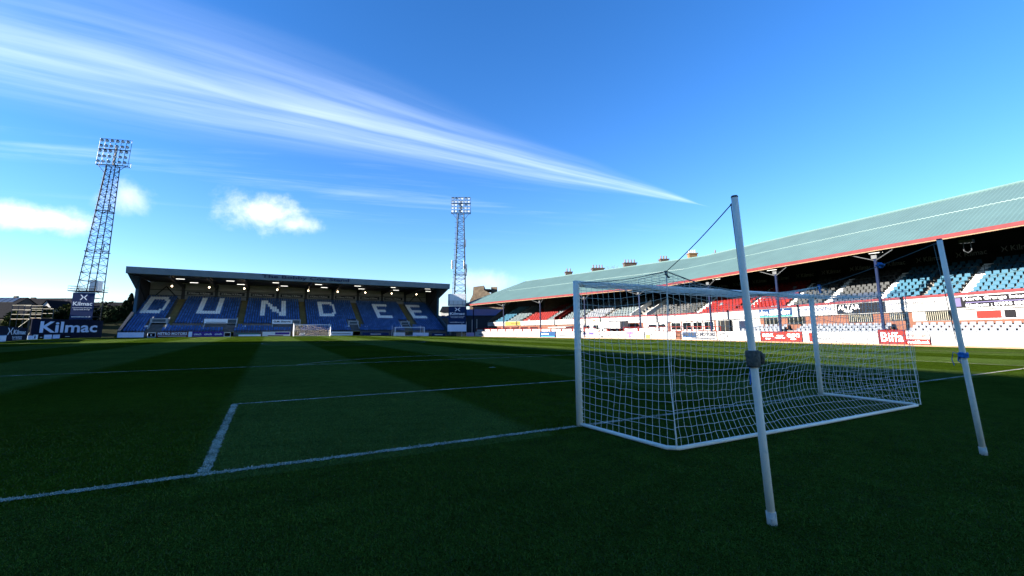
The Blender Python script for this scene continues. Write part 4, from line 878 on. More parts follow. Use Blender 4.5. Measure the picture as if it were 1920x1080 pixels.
# advertising panels fixed along the front of the upper tier
def tier_panel(label, y0, y1, m, f0=.0, f1=1.0, **k):
    ya, yb = Y4(y1, 2.95), Y4(y0, 2.95)   # left end as seen is the farther one
    zl = lambda y: Z_PB(y)+(Z_RAIL(y)-.24-Z_PB(y))*f0; h = lambda y: (Z_RAIL(y)-.24-Z_PB(y))*(f1-f0)
    return hoarding('advertising_board', label, 'sign', 'panels along the front of the long stand', MS(ya, 2.98, zl(ya)), MS(yb, 2.98, zl(yb)), (h(ya), h(yb)), m, .05, zb=0.0, **k)
tier_panel('black panel with white and violet print at the right edge', 4.6, 11.2, 'black_board', .12, .9, texts=[('North Grange Interiors', .15, .86, .54, .94, 'letter_white', .01), ('Kitchens : 07590 058687', .17, .84, .06, .34, 'letter_white', .02)], parts=[(.17, .83, .40, .48, 'letter_violet', 'small_print'), (.02, .12, .12, .9, 'letter_violet', 'picture'), (.88, .98, .12, .9, 'letter_violet', 'picture')])
tier_panel('white panel with dark capitals about garage doors', 11.4, 16.2, 'white_board', .05, .96, texts=[('TAYSIDE GARAGE DOORS', .16, .86, .55, .82, 'letter_dark', .01), ('01382 204577', .06, .30, .12, .28, 'letter_grey', 0)], parts=[(.36, .95, .17, .22, 'letter_faint', 'small_print'), (.03, .13, .66, .74, 'letter_violet', 'emblem'), (.88, .97, .66, .74, 'letter_violet', 'emblem')])
tier_panel('black panel reading ALTAR', 16.4, 21.1, 'black_board', .05, .96, texts=[('ALTAR', .03, .50, .42, .88, 'letter_white', .012), ('GROUP', .16, .34, .15, .36, 'letter_white', .02)])
tier_panel('white panel reading CROWN in grey blue', 21.3, 25.6, 'white_board', .05, .97, texts=[('CROWN', .04, .90, .42, .84, 'dew_blue', .0)], parts=[(.3, .85, .2, .25, 'letter_faint', 'small_print')])
tier_panel('dark blue panel with the same short white word at both ends', 26.3, 30.7, 'dew_blue', .04, .97, texts=[('dew', .03, .29, .26, .90, 'letter_white', .015), ('dew', .69, .96, .26, .90, 'letter_white', .015)], parts=[(.34, .63, .52, .85, 'letter_white', 'print'), (.30, .66, .26, .40, 'letter_white', 'print'), (0, 1, .02, .16, 'green_board', 'green_strip')])
tier_panel('plain white panel above the double doors', 31.0, 37.6, 'white_board', .05, .95)
tier_panel('cream panel with brown capitals above the middle windows', 61.0, 66.6, 'cream_board', .05, .95, texts=[('M . H A M A', .12, .88, .48, .76, 'sand_stone', .01)])
tier_panel('white panel left of the cream panel', 67.0, 72.2, 'white_board', .05, .95)
tier_panel('white panel with faint print near the far end', 73.0, 79.5, 'white_board', .05, .95, parts=[(.15, .85, .5+.06, .7-.06, 'letter_faint', 'small_print')])
tier_panel('blank white panel right of the yellow panel', 79.8, 84.8, 'white_board', .05, .95)
tier_panel('bright yellow panel near the far end of the long stand', 85.1, 90.9, 'yellow_board', .05, .97, texts=[('401453', .38, .92, .3, .7, 'sand_stone', .03)])
tier_panel('white panel with red print at the far end of the long stand', 91.2, 97.0, 'white_board', .05, .95, parts=[(.1, .9, .4+.06, .72-.06, 'letter_red', 'small_print')])

# perimeter boards along the right touchline
def side_board(label, y0, y1, m, h=None, **k):
    ya, yb = Y4(y1, -1.5), Y4(y0, -1.5); hh = (lambda y: zi(y, (1.22, 1.18, 1.15))) if h is None else (lambda y: h)
    return hoarding('perimeter_board', label, 'sign', 'boards along the right touchline', MS(ya, -1.5, Z_G(ya)), MS(yb, -1.5, Z_G(yb)), (hh(ya), hh(yb)), m, .07, **k)
side_board('long blank white board at the right edge of the picture', 2.0, 11.4, 'white_board')
side_board('white board with red telephone number and web address', 11.5, 13.2, 'white_board', texts=[('01382 214893', .05, .97, .55, .82, 'letter_red', 0), ('www.biffa.co.uk', .03, .97, .12, .36, 'letter_white', .02)], parts=[(0, 1, .03, .45, 'red_board', 'red_strip')])
side_board('red board reading Biffa in white', 13.25, 15.35, 'red_board', 1.34, texts=[('Biffa', .08, .92, .20, .86, 'letter_white', .004)], frame='red_paint')
side_board('white board with faint grey names left of the red board', 15.45, 21.6, 'white_board', texts=[('redmond', .06, .28, .30, .50, 'letter_faint', 0), ('thompson', .40, .62, .30, .50, 'letter_faint', 0), ('mcdonald', .74, .96, .30, .50, 'letter_faint', 0)])
side_board('short white board with a red corner', 21.7, 22.7, 'white_board', parts=[(.7, 1, .1, .9, 'red_board', 'red_corner')])
side_board("red board with GLEN'S twice in white", 22.8, 27.75, 'red_board', texts=[("GLEN'S", .04, .32, .46, .82, 'letter_white', .012), ("GLEN'S", .66, .95, .46, .82, 'letter_white', .012)], parts=[(.12, .24, .24, .32, 'letter_white', 'small_print'), (.40, .56, .56, .64, 'letter_white', 'small_print'), (.36, .60, .36, .44, 'letter_white', 'small_print'), (.74, .86, .24, .32, 'letter_white', 'small_print')])
lb = side_board('white board with a grey oval emblem', 27.85, 34.1, 'white_board')
a_ = MS(Y4(33.1, -1.5), -1.56, Z_G(33)+.62); ov = MB(); ov.tube([a_+np.array([tang(33)[0]*.62*math.cos(t), tang(33)[1]*.62*math.cos(t), .30*math.sin(t)]) for t in np.linspace(0, 6.283, 21)], .035, 5); ov.build('emblem', 'letter_dark', lb)
side_board('black and white board reading METRO MOTORS', 34.3, 40.4, 'white_board', texts=[('MOTORS', .55, .98, .42, .90, 'letter_dark', .05), ('METRO', .05, .52, .42, .90, 'letter_dark', .05)], parts=[(.02, .44, .30, .92, 'blue_board', 'blue_field'), (.3, .98, .10, .30, 'letter_faint', 'small_print')])
side_board('white board with dark strokes beside the red railing', 41.6, 46.4, 'white_board', texts=[('/ | / | \\ |', .05, .95, .2, .6, 'letter_faint', 0)])
side_board('small yellow board among white ones', 46.5, 47.6, 'white_board', parts=[(.1, .8, .05, .55, 'yellow_board', 'yellow_field')])
side_board('white board with a violet T shaped block', 47.8, 57.0, 'white_board', parts=[(.62, .78, .62, .95, 'violet_board', 'violet_block'), (.67, .72, .1, .62, 'violet_board', 'violet_stem'), (.03, .10, .1, .3, 'black_board', 'dark_mark'), (.2, .5, .4, .6, 'letter_faint', 'small_print')])
side_board('white board with purple letters right of the goalpost', 57.2, 61.3, 'white_board', parts=[(.45, .72, .5, .88, 'purple_board', 'purple_block'), (.08, .38, .5, .75, 'letter_violet', 'print'), (.1, .5, .12, .25, 'letter_red', 'print')])
side_board('white board with dark marks left of the goalpost', 62.6, 67.9, 'white_board', parts=[(.15, .5, .2, .45, 'letter_faint', 'print')])
side_board('bright blue board along the far right touchline', 68.2, 72.6, 'blue_board', parts=[(.08, .55, .45+.06, .75-.06, 'letter_white', 'small_print'), (.05, .95, .12, .22, 'cyan_board', 'stripe')])
side_board('white board with two purple bars', 72.8, 80.5, 'white_board', parts=[(.42, .45, .1, .9, 'purple_board', 'purple_bar'), (.02, .05, .1, .9, 'purple_board', 'purple_bar')])
side_board('long white board with faint print at the far right', 80.7, 96.5, 'white_board', parts=[(.1, .5, .3+.06, .6-.06, 'letter_faint', 'small_print')])
side_board('pink board at the far right corner', 97.0, 100.5, 'pink_board', .95); side_board('peach board at the far right corner', 100.7, 105.5, 'peach_board', .9)
kb_ = MB()
for (a, b_) in ((-5, 45), (45, 103)): kb_.slab(MS(a, -2.1, Z_G(a)-.05), MS(b_, -2.1, Z_G(b_)-.05), MS(b_, -1.45, Z_G(b_)-.05), MS(a, -1.45, Z_G(a)-.05), (0, 0, .12))
tag(kb_.build('kerb', 'tan_kerb'), 'tan kerb at the foot of the boards', None, None, 'structure')

# red barrier with white panels behind the far boards
ORD = 'nearest second third fourth fifth sixth seventh eighth ninth tenth eleventh twelfth thirteenth fourteenth fifteenth sixteenth seventeenth'.split(); y = 47.0; i = 0
while y < 96:
    if not (53 < y+1.4 < 58.5):
        ya, yb = Y4(y+2.7, -.4), Y4(y, -.4); e = thing('barrier_panel', MS(ya, -.4, Z_G(ya)), 'white barrier panel between red posts, %s from the yellow board' % ORD[i], 'barrier', 'white barrier panels with red posts')
        MB().slab(MS(ya, -.4, Z_G(ya)+1.25), MS(yb, -.4, Z_G(yb)+1.25), MS(yb, -.4, Z_G(yb)+1.72), MS(ya, -.4, Z_G(ya)+1.72), (.05, 0, 0)).build('panel', 'white_board', e)
        p = MS(ya, -.4, 0); MB().box(p[0]-.07, p[0]+.07, p[1]-.12, p[1]+.12, Z_G(ya)-.1, Z_G(ya)+2.0).build('post', 'red_paint', e)
        MB().tube([MS(ya, -.42, Z_G(ya)+1.9), MS(yb, -.42, Z_G(yb)+1.9)], .05, 5).build('rail', 'red_paint', e)
    y += 3.0; i += 1
def railing(label, y0, y1, d, z0, z1, n):
    ya, yb = Y4(y0, d), Y4(y1, d); e = thing('railing', MS(ya, d, Z_G(ya)), label, 'railing')
    for z in (z1, (z0+z1)/2): MB().tube([MS(ya, d, Z_G(ya)+z), MS(yb, d, Z_G(yb)+z)], .05, 5).build('rail', 'red_paint', e)
    for i in range(n): q = ya+(yb-ya)*i/(n-1); MB().tube([MS(q, d, Z_G(q)+z0-.3), MS(q, d, Z_G(q)+z1)], .05, 5).build('post', 'red_paint', e)
railing('red railing in front of the glazed boxes', 35.0, 41.0, .4, .6, 1.9, 8); railing('red railing round the players entrance', 41.6, 52.5, .2, .6, 1.9, 9)
# dugout-like white shelter
def shelter(label, y0, y1, d0, d1, z0, z1, m):
    ya, yb = Y4(y0, d0), Y4(y1, d0); e = thing('shelter', MS(ya, d0, Z_G(ya)), label, 'shelter')
    MB().hexa([MS(ya, d0, Z_G(ya)+z0), MS(yb, d0, Z_G(yb)+z0), MS(yb, d1, Z_G(yb)+z0), MS(ya, d1, Z_G(ya)+z0), MS(ya, d0, Z_G(ya)+z1-.2), MS(yb, d0, Z_G(yb)+z1-.2), MS(yb, d1, Z_G(yb)+z1), MS(ya, d1, Z_G(ya)+z1)]).build('canopy', m, e)
    for q in (ya+.1, (ya+yb)/2, yb-.1): MB().tube([MS(q, d0+.1, Z_G(q)), MS(q, d0+.1, Z_G(q)+z0+.05)], .06, 6).build('post', 'red_paint', e)
    MB().slab(MS(ya, d1-.1, Z_G(ya)), MS(yb, d1-.1, Z_G(yb)), MS(yb, d1-.1, Z_G(yb)+z0), MS(ya, d1-.1, Z_G(ya)+z0), (.06, 0, 0)).build('back_panel', 'red_board', e)
    for i in range(4): q = ya+(yb-ya)*(i+.5)/4; p = MS(q, d1-.6, Z_G(q)+.4); MB().box(p[0]-.22, p[0]+.22, p[1]-.3, p[1]+.3, p[2]+.2, p[2]+.9).build('bench_seat', 'seat_white', e)
shelter('white box canopy of the dugout beyond the net', 53.4, 58.2, -.5, 1.6, 1.75, 3.05, 'white_board'); shelter('pale dugout canopy left of the goalpost', 66.5, 71.5, -.5, 1.6, 1.9, 2.3, 'white_board')

# person in dark clothes standing beside the boards
def person():
    y = Y4(60.7, -2.2); p0 = MS(y, -2.25, Z_G(y)); e = thing('person', tuple(p0), 'person in dark clothes standing beside the touchline boards by the goalpost', 'person')
    me = bpy.data.meshes.new('body'); J = {'pel': (0, 0, .92), 'che': (0, .02, 1.28), 'neck': (0, .01, 1.47), 'head': (0, -.02, 1.60), 'top': (0, -.01, 1.70)}
    V = [(0, 0, .92), (0, .02, 1.12), (0, .02, 1.34), (0, 0, 1.47), (0, -.02, 1.56), (0, -.02, 1.67)]; rad = [.155, .145, .16, .06, .085, .08]; E_ = [(0, 1), (1, 2), (2, 3), (3, 4), (4, 5)]
    for s in (-1, 1):
        b = len(V); V += [(s*.10, 0, .86), (s*.11, -.03, .48), (s*.12, .02, .09), (s*.13, -.12, .04)]; rad += [.10, .065, .045, .04]; E_ += [(0, b), (b, b+1), (b+1, b+2), (b+2, b+3)]
        c = len(V); V += [(s*.19, .02, 1.38), (s*.25, .03, 1.12), (s*.16, -.14, .98), (s*.10, -.20, .97)]; rad += [.065, .05, .038, .035]; E_ += [(2, c), (c, c+1), (c+1, c+2), (c+2, c+3)]
    me.from_pydata(V, E_, []); o = bpy.data.objects.new('body', me); COL.objects.link(o); o.parent = e; o.rotation_euler = (0, 0, R(-70))
    md = o.modifiers.new('s', 'SKIN'); sv = me.skin_vertices[0].data
    for i, r_ in enumerate(rad): sv[i].radius = (r_, r_)
    sv[0].use_root = True
    sub = o.modifiers.new('u', 'SUBSURF'); sub.levels = 2; sub.render_levels = 2
    me.materials.append(MATS['jacket'])
    hb = MB(); hb.tube([(0, -.03, 1.52), (0, -.035, 1.58), (0, -.03, 1.66), (0, -.01, 1.71)], [.06, .087, .083, .03], 10); h = hb.build('face', 'skin', None, True); h.parent = e; h.rotation_euler = (0, 0, R(-70)); h.matrix_parent_inverse.identity()
    hb = MB(); hb.tube([(0, .03, 1.54), (0, .02, 1.60), (0, .01, 1.68), (0, .005, 1.735)], [.06, .093, .092, .03], 10); h = hb.build('hair', 'hair', None, True); h.parent = e; h.rotation_euler = (0, 0, R(-70)); h.matrix_parent_inverse.identity()
person()

# ------------------------------------------------------------------ floodlight masts
def lamp_mesh():
    b = MB(); b.tube([(0, 0, 0), (0, -.12, -.05), (0, -.30, -.12), (0, -.34, -.14)], [.12, .26, .34, .34], 10); m0 = len(b.f)
    b.tube([(0, -.345, -.14), (0, -.36, -.145)], [.31, .30], 10, True, 1)
    me = bpy.data.meshes.new('lamp'); me.from_pydata(b.v, [], b.f); me.materials.append(MATS['lamp_body']); me.materials.append(MATS['lamp_glass']); me.polygons.foreach_set('material_index', b.m); me.update(); return me
LAMP = lamp_mesh()
def mast(label, cx, cy, H, wb, wt, rot, cols, rows, rw, rh, sign_w, sign_z0, sign_z1, box, lean=0.0, so=0.0):
    e = thing('floodlight_mast', (cx, cy, 0), label, 'floodlight', 'floodlight masts behind the end stand')
    c, s = math.cos(rot), math.sin(rot)
    def P(x, y, z): x = x+lean*z/H; return (cx+x*c-y*s, cy+x*s+y*c, z)
    def w(z): return (wb+(wt-wb)*min(1, z/H))/2
    for sx in (-1, 1):
        for sy in (-1, 1): MB().tube([P(sx*w(0), sy*w(0), -.3), P(sx*w(H), sy*w(H), H)], .10, 5).build('leg', 'mast_steel', e)
    z = 0.0; b = MB(); k = 0
    while z < H-.6:
        st = max(1.15, w(z)*1.15); z2 = min(H, z+st)
        ring = MB()
        for (a1, a2) in (((-1, -1), (1, -1)), ((1, -1), (1, 1)), ((1, 1), (-1, 1)), ((-1, 1), (-1, -1))):
            p, q = (a1, a2) if k % 2 else (a2, a1)
            b.tube([P(p[0]*w(z), p[1]*w(z), z), P(q[0]*w(z2), q[1]*w(z2), z2)], .045, 4, False)
            ring.tube([P(a1[0]*w(z2), a1[1]*w(z2), z2), P(a2[0]*w(z2), a2[1]*w(z2), z2)], .05, 4, False)
        ring.build('cross_member', 'mast_steel', e); z = z2; k += 1
    b.build('bracing', 'mast_steel', e)
    lb = MB()
    for o_ in (-.25, .25): lb.tube([P(-w(0)-.5+o_*0, -w(0)*.3+o_, 0), P(-w(H)-.35, -w(H)*.3+o_, H)], .035, 4)
    for i in range(int(H/1.5)): zz = 1.5*i; x = -(w(zz)+.45); lb.tube([P(x-.35, -.3*w(zz), zz), P(x+.4, -.3*w(zz), zz)], .035, 4)
    lb.build('ladder', 'mast_steel', e)
    for zz, ex in ((H*.48, .5), (H*.72, .3)):
        pl = MB(); ww = w(zz)+ex*.4; pl.tube([P(-ww, -ww, zz), P(ww, -ww, zz), P(ww, ww, zz), P(-ww, ww, zz), P(-ww, -ww, zz)], .07, 4)
        pl.tube([P(ww+.2, -ww, zz-.4), P(ww+.25, -ww, zz+1.6)], .10, 5); pl.build('rest_platform', 'mast_steel', e)
    # head frame with lamps
    z0 = H-.1; f = MB()
    for i in range(rows+1):
        zz = z0+rh*i/rows
        if i in (0, rows//2+ (0 if rows % 2 == 0 else 1), rows): f.tube([P(-rw/2, -.55, zz), P(rw/2, -.55, zz)], .12 if i < rows else .05, 5)
    for i in range(cols+1): x = -rw/2+rw*i/cols; f.tube([P(x, -.55, z0), P(x, -.55, z0+rh)], .045, 4)
    for sx in (-1, 1): f.tube([P(sx*w(H), -w(H), H-2.2), P(sx*rw*.45, -.55, z0)], .06, 4); f.tube([P(sx*rw/2, -.55, z0), P(sx*rw/2, .5, z0)], .05, 4); f.tube([P(sx*rw/2, .5, z0), P(sx*rw/2, .5, z0+1)], .04, 4)
    f.tube([P(-rw/2, .5, z0), P(rw/2, .5, z0)], .06, 4); f.tube([P(-rw/2, .5, z0+1), P(rw/2, .5, z0+1)], .04, 4); f.tube([P(0, 0, H), P(0, 0, z0+rh*.8)], .2, 6)
    f.build('head_frame', 'lamp_body', e)
    for i in range(cols):
        for j in range(rows):
            q = P(-rw/2+rw*(i+.5)/cols, -.6, z0+rh*(j+.62)/rows); o = bpy.data.objects.new('lamp', LAMP); COL.objects.link(o); o.parent = e; o.matrix_parent_inverse = PW[e.name].inverted(); o.location = q; o.rotation_euler = (R(-6), 0, rot+R(rng.uniform(-14, 14)))
    # sign and platform
    zp = sign_z1+.35; pf = MB(); ww = w(zp)+.5; q = [P(-ww-.7, -ww, zp), P(ww, -ww, zp), P(ww, ww, zp), P(-ww-.7, ww, zp)]; pf.slab(*q, (0, 0, .14)); pf.build('platform', 'mast_steel', e)
    rl = MB()
    for zz in (.55, 1.05): rl.tube([np.array(t)+np.array([0, 0, zz]) for t in (q[1], q[0], q[3], q[2])], .035, 4)
    for t in (0, .25, .5, .75, 1): rl.tube([np.array(q[0])*(1-t)+np.array(q[1])*t, np.array(q[0])*(1-t)+np.array(q[1])*t+np.array([0, 0, 1.05])], .03, 4)
    rl.build('platform_rail', 'mast_steel', e)
    yy = -w(sign_z0)-.18; hw = sign_w/2; P0 = P; P = lambda x, y, z: P0(x+so-lean*z/H, y, z)
    sg = MB().slab(P(-hw, yy, sign_z0), P(hw, yy, sign_z0), P(hw, yy, sign_z1), P(-hw, yy, sign_z1), (-s*.08*-1, c*.08, 0)).build('sign', 'navy_board', e)
    rt = (c, s, 0); sh = sign_z1-sign_z0
    text_mesh('Kilmac', P(-hw*.86, yy-.02, sign_z0+sh*.52), rt, (0, 0, 1), sign_w*.86, sh*.145, 'letter_white', 'lettering', sg, .015)
    text_mesh('Construction Property', P(-hw*.86, yy-.02, sign_z0+sh*.41), rt, (0, 0, 1), sign_w*.86, sh*.05, 'letter_white', 'lettering', sg, .01)
    text_mesh('Renewable Energy', P(-hw*.72, yy-.02, sign_z0+sh*.34), rt, (0, 0, 1), sign_w*.72, sh*.05, 'letter_white', 'lettering', sg, .01)
    text_mesh('www.kilmac.co.uk', P(-hw*.86, yy-.02, sign_z0+sh*.08), rt, (0, 0, 1), sign_w*.86, sh*.05, 'letter_white', 'lettering', sg, .02)
    kilmac_logo(P(-hw*.32, yy-.02, sign_z0+sh*.73), rt, (0, 0, 1), sign_w*.34, sh*.20, 'letter_white', sg)
    fr = MB(); fr.tube([P(-hw, yy-.02, sign_z1+.05), P(hw, yy-.02, sign_z1+.05)], .07, 4); fr.build('sign_frame', 'white_paint', e)
    if box == 'cabinet': MB().hexa([P(.5, -1.5, zp+.15), P(1.9, -1.5, zp+.15), P(1.9, .2, zp+.15), P(.5, .2, zp+.15), P(.5, -1.5, zp+2.3), P(1.9, -1.5, zp+2.3), P(1.9, .2, zp+2.3), P(.5, .2, zp+2.3)]).build('cabinet', 'cabinet_white', e)
    else:
        MB().slab(P(-hw*.92, yy-.1, sign_z1+.2), P(hw*.95, yy-.1, sign_z1+.2), P(hw*.95, yy-.1, sign_z1+3.3), P(-hw*.92, yy-.1, sign_z1+3.3), (0, 1.2, 0)).build('white_cabinet', 'cabinet_white', e)
        MB().slab(P(-hw*1.1, yy-.3, sign_z0-1.9), P(hw*1.1, yy-.3, sign_z0-1.9), P(hw*1.1, yy-.3, sign_z0-.15), P(-hw*1.1, yy-.3, sign_z0-.15), (0, .08, 0)).build('lower_sign', 'letter_pale', e)
        for sx, zz in ((-1, H*.53), (1, H*.53), (1.25, H*.50)): q2 = P(sx*(w(zz)+.35), -.4, zz); MB().box(q2[0]-.22, q2[0]+.22, q2[1]-.15, q2[1]+.15, zz, zz+2.2).build('antenna', 'cabinet_white', e)
mast('tall floodlight mast on the left behind the hoardings', -43.0, 118.3, 37.6, 3.7, 1.6, R(-14), 6, 5, 6.0, 6.0, 3.9, 3.6, 9.1, 'cabinet', 1.5, .45)
mast('tall floodlight mast in the gap between the two stands', 35.6, 103.2, 32.6, 3.6, 1.55, R(-26), 6, 5, 5.2, 4.4, 4.4, 2.7, 7.2, 'white', 0, -.5)

# ------------------------------------------------------------------ left corner: hoardings, scaffolds, trees, houses
LA, LB, LC = np.array([-38.6, 71.0]), np.array([-41.6, 90.6]), np.array([-37.2, 103.2])     # line of the hoardings, found from where they meet the ground
def on_line(u, A, B, off=0.0):
    d = ray(u, 625); n = np.array([(B-A)[1], -(B-A)[0]]); n /= np.linalg.norm(n); A = A+n*off; B = B+n*off
    t, k = np.linalg.solve(np.array([[d[0], -(B-A)[0]], [d[1], -(B-A)[1]]]), A-CAM[:2]); q = CAM+d*t; return np.array([q[0], q[1], .03])
hoarding('large_hoarding', 'large dark navy hoarding with big pale letters at the left corner', 'sign', None, on_line(57, LB, LC), on_line(191, LB, LC), (3.25, 3.15), 'dark_navy', .15, texts=[('Kilmac', .10, .91, .31, .88, 'letter_pale', .022)])
hoarding('hoarding', 'smaller dark navy hoarding with white letters at the left edge', 'sign', None, on_line(-30, LA, LB), on_line(51, LA, LB), (2.15, 1.75), 'dark_navy', .12, texts=[('Kilmac', .62, .95, .45, .80, 'letter_white', .02)], logos=[(.47, .60, .42, .92, 'letter_white')])
for i, (u0, u1, h_, m, lab, tx) in enumerate([(-20, 13, .85, 'cyan_board', 'bright blue and white board at the left edge', None), (14, 50, .75, 'dark_navy', 'dark board with two lines of white print at the left', ['Red Sandstone', 'TL 01382']), (53, 63, .6, 'letter_pale', 'pale board under the start of the large hoarding', None),
        (64, 72, .72, 'letter_white', 'white board with a dark triangle under the large hoarding', None), (73, 83, .65, 'black_board', 'black board with tiny print under the large hoarding', None), (84, 98, .70, 'letter_pale', 'pale blue board under the middle of the large hoarding', None), (99, 113, .72, 'letter_pale', 'framed pale board under the large hoarding', None), (120, 134, .6, 'black_board', 'small black board near the right end of the large hoarding', None)]):
    P_, Q_ = (LA, LB) if u1 < 52 else (LB, LC); a, b_ = on_line(u0, P_, Q_, .35), on_line(u1, P_, Q_, .35)
    tx_ = [] if not tx else [(t, .25, .75, .55-.38*k, .85-.38*k, 'letter_white', .01) for k, t in enumerate(tx)]
    hoarding('advertising_board', lab, 'sign', 'boards at the left corner', a, b_, h_, m, .05, texts=tx_, parts={3: [(.15, .45, .15, .85, 'navy_board', 'mark')], 0: [(.6, 1, .1, .9, 'letter_white', 'white_part')], 4: [(.3, .7, .4, .55, 'letter_grey', 'small_print')], 7: [(.2, .8, .5, .62, 'letter_grey', 'small_print')]}.get(i, []), frame='dew_blue' if i == 6 else None)
def scaffold(label, u0, u1, v0, v1, dep, bays, decks):
    a, b_ = atd(u0, 620, dep), atd(u1, 620, dep); zt_ = atd(u0, v0, dep)[2]; zb_ = atd(u0, v1, dep)[2]; e = thing('scaffold_gantry', (a[0], a[1], 0), label, 'scaffold', 'scaffold gantries'); dv = (b_-a); dv[2] = 0; nv = np.array([dv[1], -dv[0], 0]); nv = nv/np.linalg.norm(nv)*2
    for i in range(bays+1):
        for k in (0, 1): p = a+dv*i/bays-nv*k; MB().tube([(p[0], p[1], 0), (p[0], p[1], zt_)], .05, 5).build('upright', 'galv_steel', e)
    for z in np.linspace(zb_, zt_, decks):
        for k in (0, 1): p, q = a-nv*k, b_-nv*k; MB().tube([(p[0], p[1], z), (q[0], q[1], z)], .04, 5).build('ledger', 'cream_board', e)
    p, q = a, b_; MB().slab((p[0], p[1], zb_-.1), (q[0], q[1], zb_-.1), (q[0]-nv[0], q[1]-nv[1], zb_-.1), (p[0]-nv[0], p[1]-nv[1], zb_-.1), (0, 0, .12)).build('deck', 'tan_kerb', e)
    MB().tube([(a[0], a[1], .5), (b_[0], b_[1], zb_)], .05, 5).build('brace', 'cream_board', e)
scaffold('cream tubular camera gantry behind the left hoarding', 16, 52, 572, 598, 80, 3, 4); scaffold('cream scaffold rails just left of the mast sign', 106, 134, 581, 597, 99, 2, 4); scaffold('taller cream scaffold bay in the left corner', 53, 74, 578, 596, 81, 1, 3)

def crown(name, centre, rx, ry, rz, n, size, m, parent, conif=False, seed=1):
    r = np.random.default_rng(seed); vs = []; fs = []
    cl = [(r.normal(0, .42, 3)) for _ in range(26)]
    for i in range(n):
        c = cl[r.integers(26)]; p = c*.9+r.normal(0, .21, 3)
        if conif:
            t = r.random()**.75; a = r.random()*6.283; rad = (1-t)**.8*(.55+.45*math.sin(9*t*6.28+a*3)*.5+.2*r.random()); p = np.array([math.cos(a)*rad, math.sin(a)*rad, t*2-1])
        else:
            L_ = np.linalg.norm(p); p = p/max(L_, 1.0)
        q = np.array(centre)+p*np.array([rx, ry, rz]); d1 = r.normal(0, 1, 3); d1 /= np.linalg.norm(d1); d2 = np.cross(d1, r.normal(0, 1, 3)); d2 /= np.linalg.norm(d2); s = size*(.5+r.random())
        b = len(vs); vs += [q-d1*s, q+d2*s*.5, q+d1*s, q-d2*s*.5]; fs.append((b, b+1, b+2, b+3))
    return MB().add(vs, fs).build(name, m, parent)
def tree(label, base, h, rx, m, n=2600, size=.28, conif=False, group='trees behind the left hoardings', seed=1, kind='leafy_tree'):
    base = np.array(base, float); e = thing(kind, base, label, 'tree', group); t = MB(); t.tube([base-np.array([0, 0, .3]), base+np.array([.1, 0, h*.4]), base+np.array([0, .1, h*.9])], [.28, .18, .05], 7)
    for k in range(5): a = k*1.3; t.tube([base+np.array([.05, 0, h*(.3+.1*k)]), base+np.array([math.cos(a)*rx*.6, math.sin(a)*rx*.6, h*(.45+.1*k)])], [.08, .03], 5)
    t.build('trunk', 'bark', e)
    crown('crown', base+np.array([0, 0, h*.55]), rx, rx, h*.47, n, size, m, e, conif, seed)
def gpt(u, dep): q = atd(u, 618, dep); return np.array([q[0], q[1], -.6])
def top_h(u, v, dep): return float(atd(u, v, dep)[2])+.6
for i, (u, v, dep, rx, m, con, lab) in enumerate([(197, 566, 104, 3.0, 'leaf_dark', False, 'dark evergreen just right of the left mast sign'), (215, 572, 102, 3.0, 'leaf_dark', False, 'dark evergreen bush midway between the mast and the blue stand'), (239, 553, 106, 2.8, 'leaf_dark', True, 'pointed dark conifer beside the blue stand'), (229, 566, 103, 2.7, 'leaf_dark', True, 'lower dark conifer left of the pointed one'),
        (72, 576, 90, 2.0, 'leaf_olive', False, 'olive green bush behind the camera gantry'), (94, 578, 94, 2.6, 'leaf_dark', False, 'dark bush in the left corner under the white gable'), (117, 571, 97, 2.9, 'leaf_olive', False, 'rounded olive tree left of the mast'), (135, 574, 100, 2.6, 'leaf_dark', False, 'dark bush behind the foot of the left mast'), (24, 585, 84, 1.8, 'leaf_olive', False, 'small olive bush at the left edge'), (205, 582, 98, 2.2, 'leaf_dark', False, 'low dark shrub at the foot of the bank')]):
    tree(lab, gpt(u, dep), top_h(u, v, dep), rx, m, 3200, .34, con, seed=10+i, kind='conifer' if con else 'evergreen_tree')
def bare_tree(label, base, h, spread, m, seed):
    r = random.Random(seed); base = np.array(base, float); e = thing('bare_tree', base, label, 'tree', 'bare winter trees'); t = MB(); t.tube([base, base+np.array([0, 0, h*.4])], [.3, .22], 7); t.build('trunk', 'bark', e); b = MB()
    def grow(p, d, L_, rad, k):
        q = p+d*L_; b.tube([p, q], [rad, rad*.6], 4, False)
        if k == 0: return
        for _ in range(4 if k > 1 else 3):
            nd = d+np.array([r.gauss(0, .5), r.gauss(0, .5), r.gauss(.08, .3)])*spread; nd /= np.linalg.norm(nd); grow(p+d*L_*r.uniform(.5, 1), nd, L_*r.uniform(.55, .8), rad*.6, k-1)
    for _ in range(4): d = np.array([r.gauss(0, .5), r.gauss(0, .5), 1.0]); grow(base+np.array([0, 0, h*.36]), d/np.linalg.norm(d), h*.25, .12, 4)
    b.build('branches', m, e)
q = gpt(124, 175); bare_tree('bare winter tree behind the houses left of the mast', q, top_h(124, 549, 175), 1.0, 'twig_haze', 3)
q = gpt(197, 190); bare_tree('bare tree showing above the evergreens right of the mast', q, top_h(197, 556, 190), 1.0, 'twig_haze', 4)

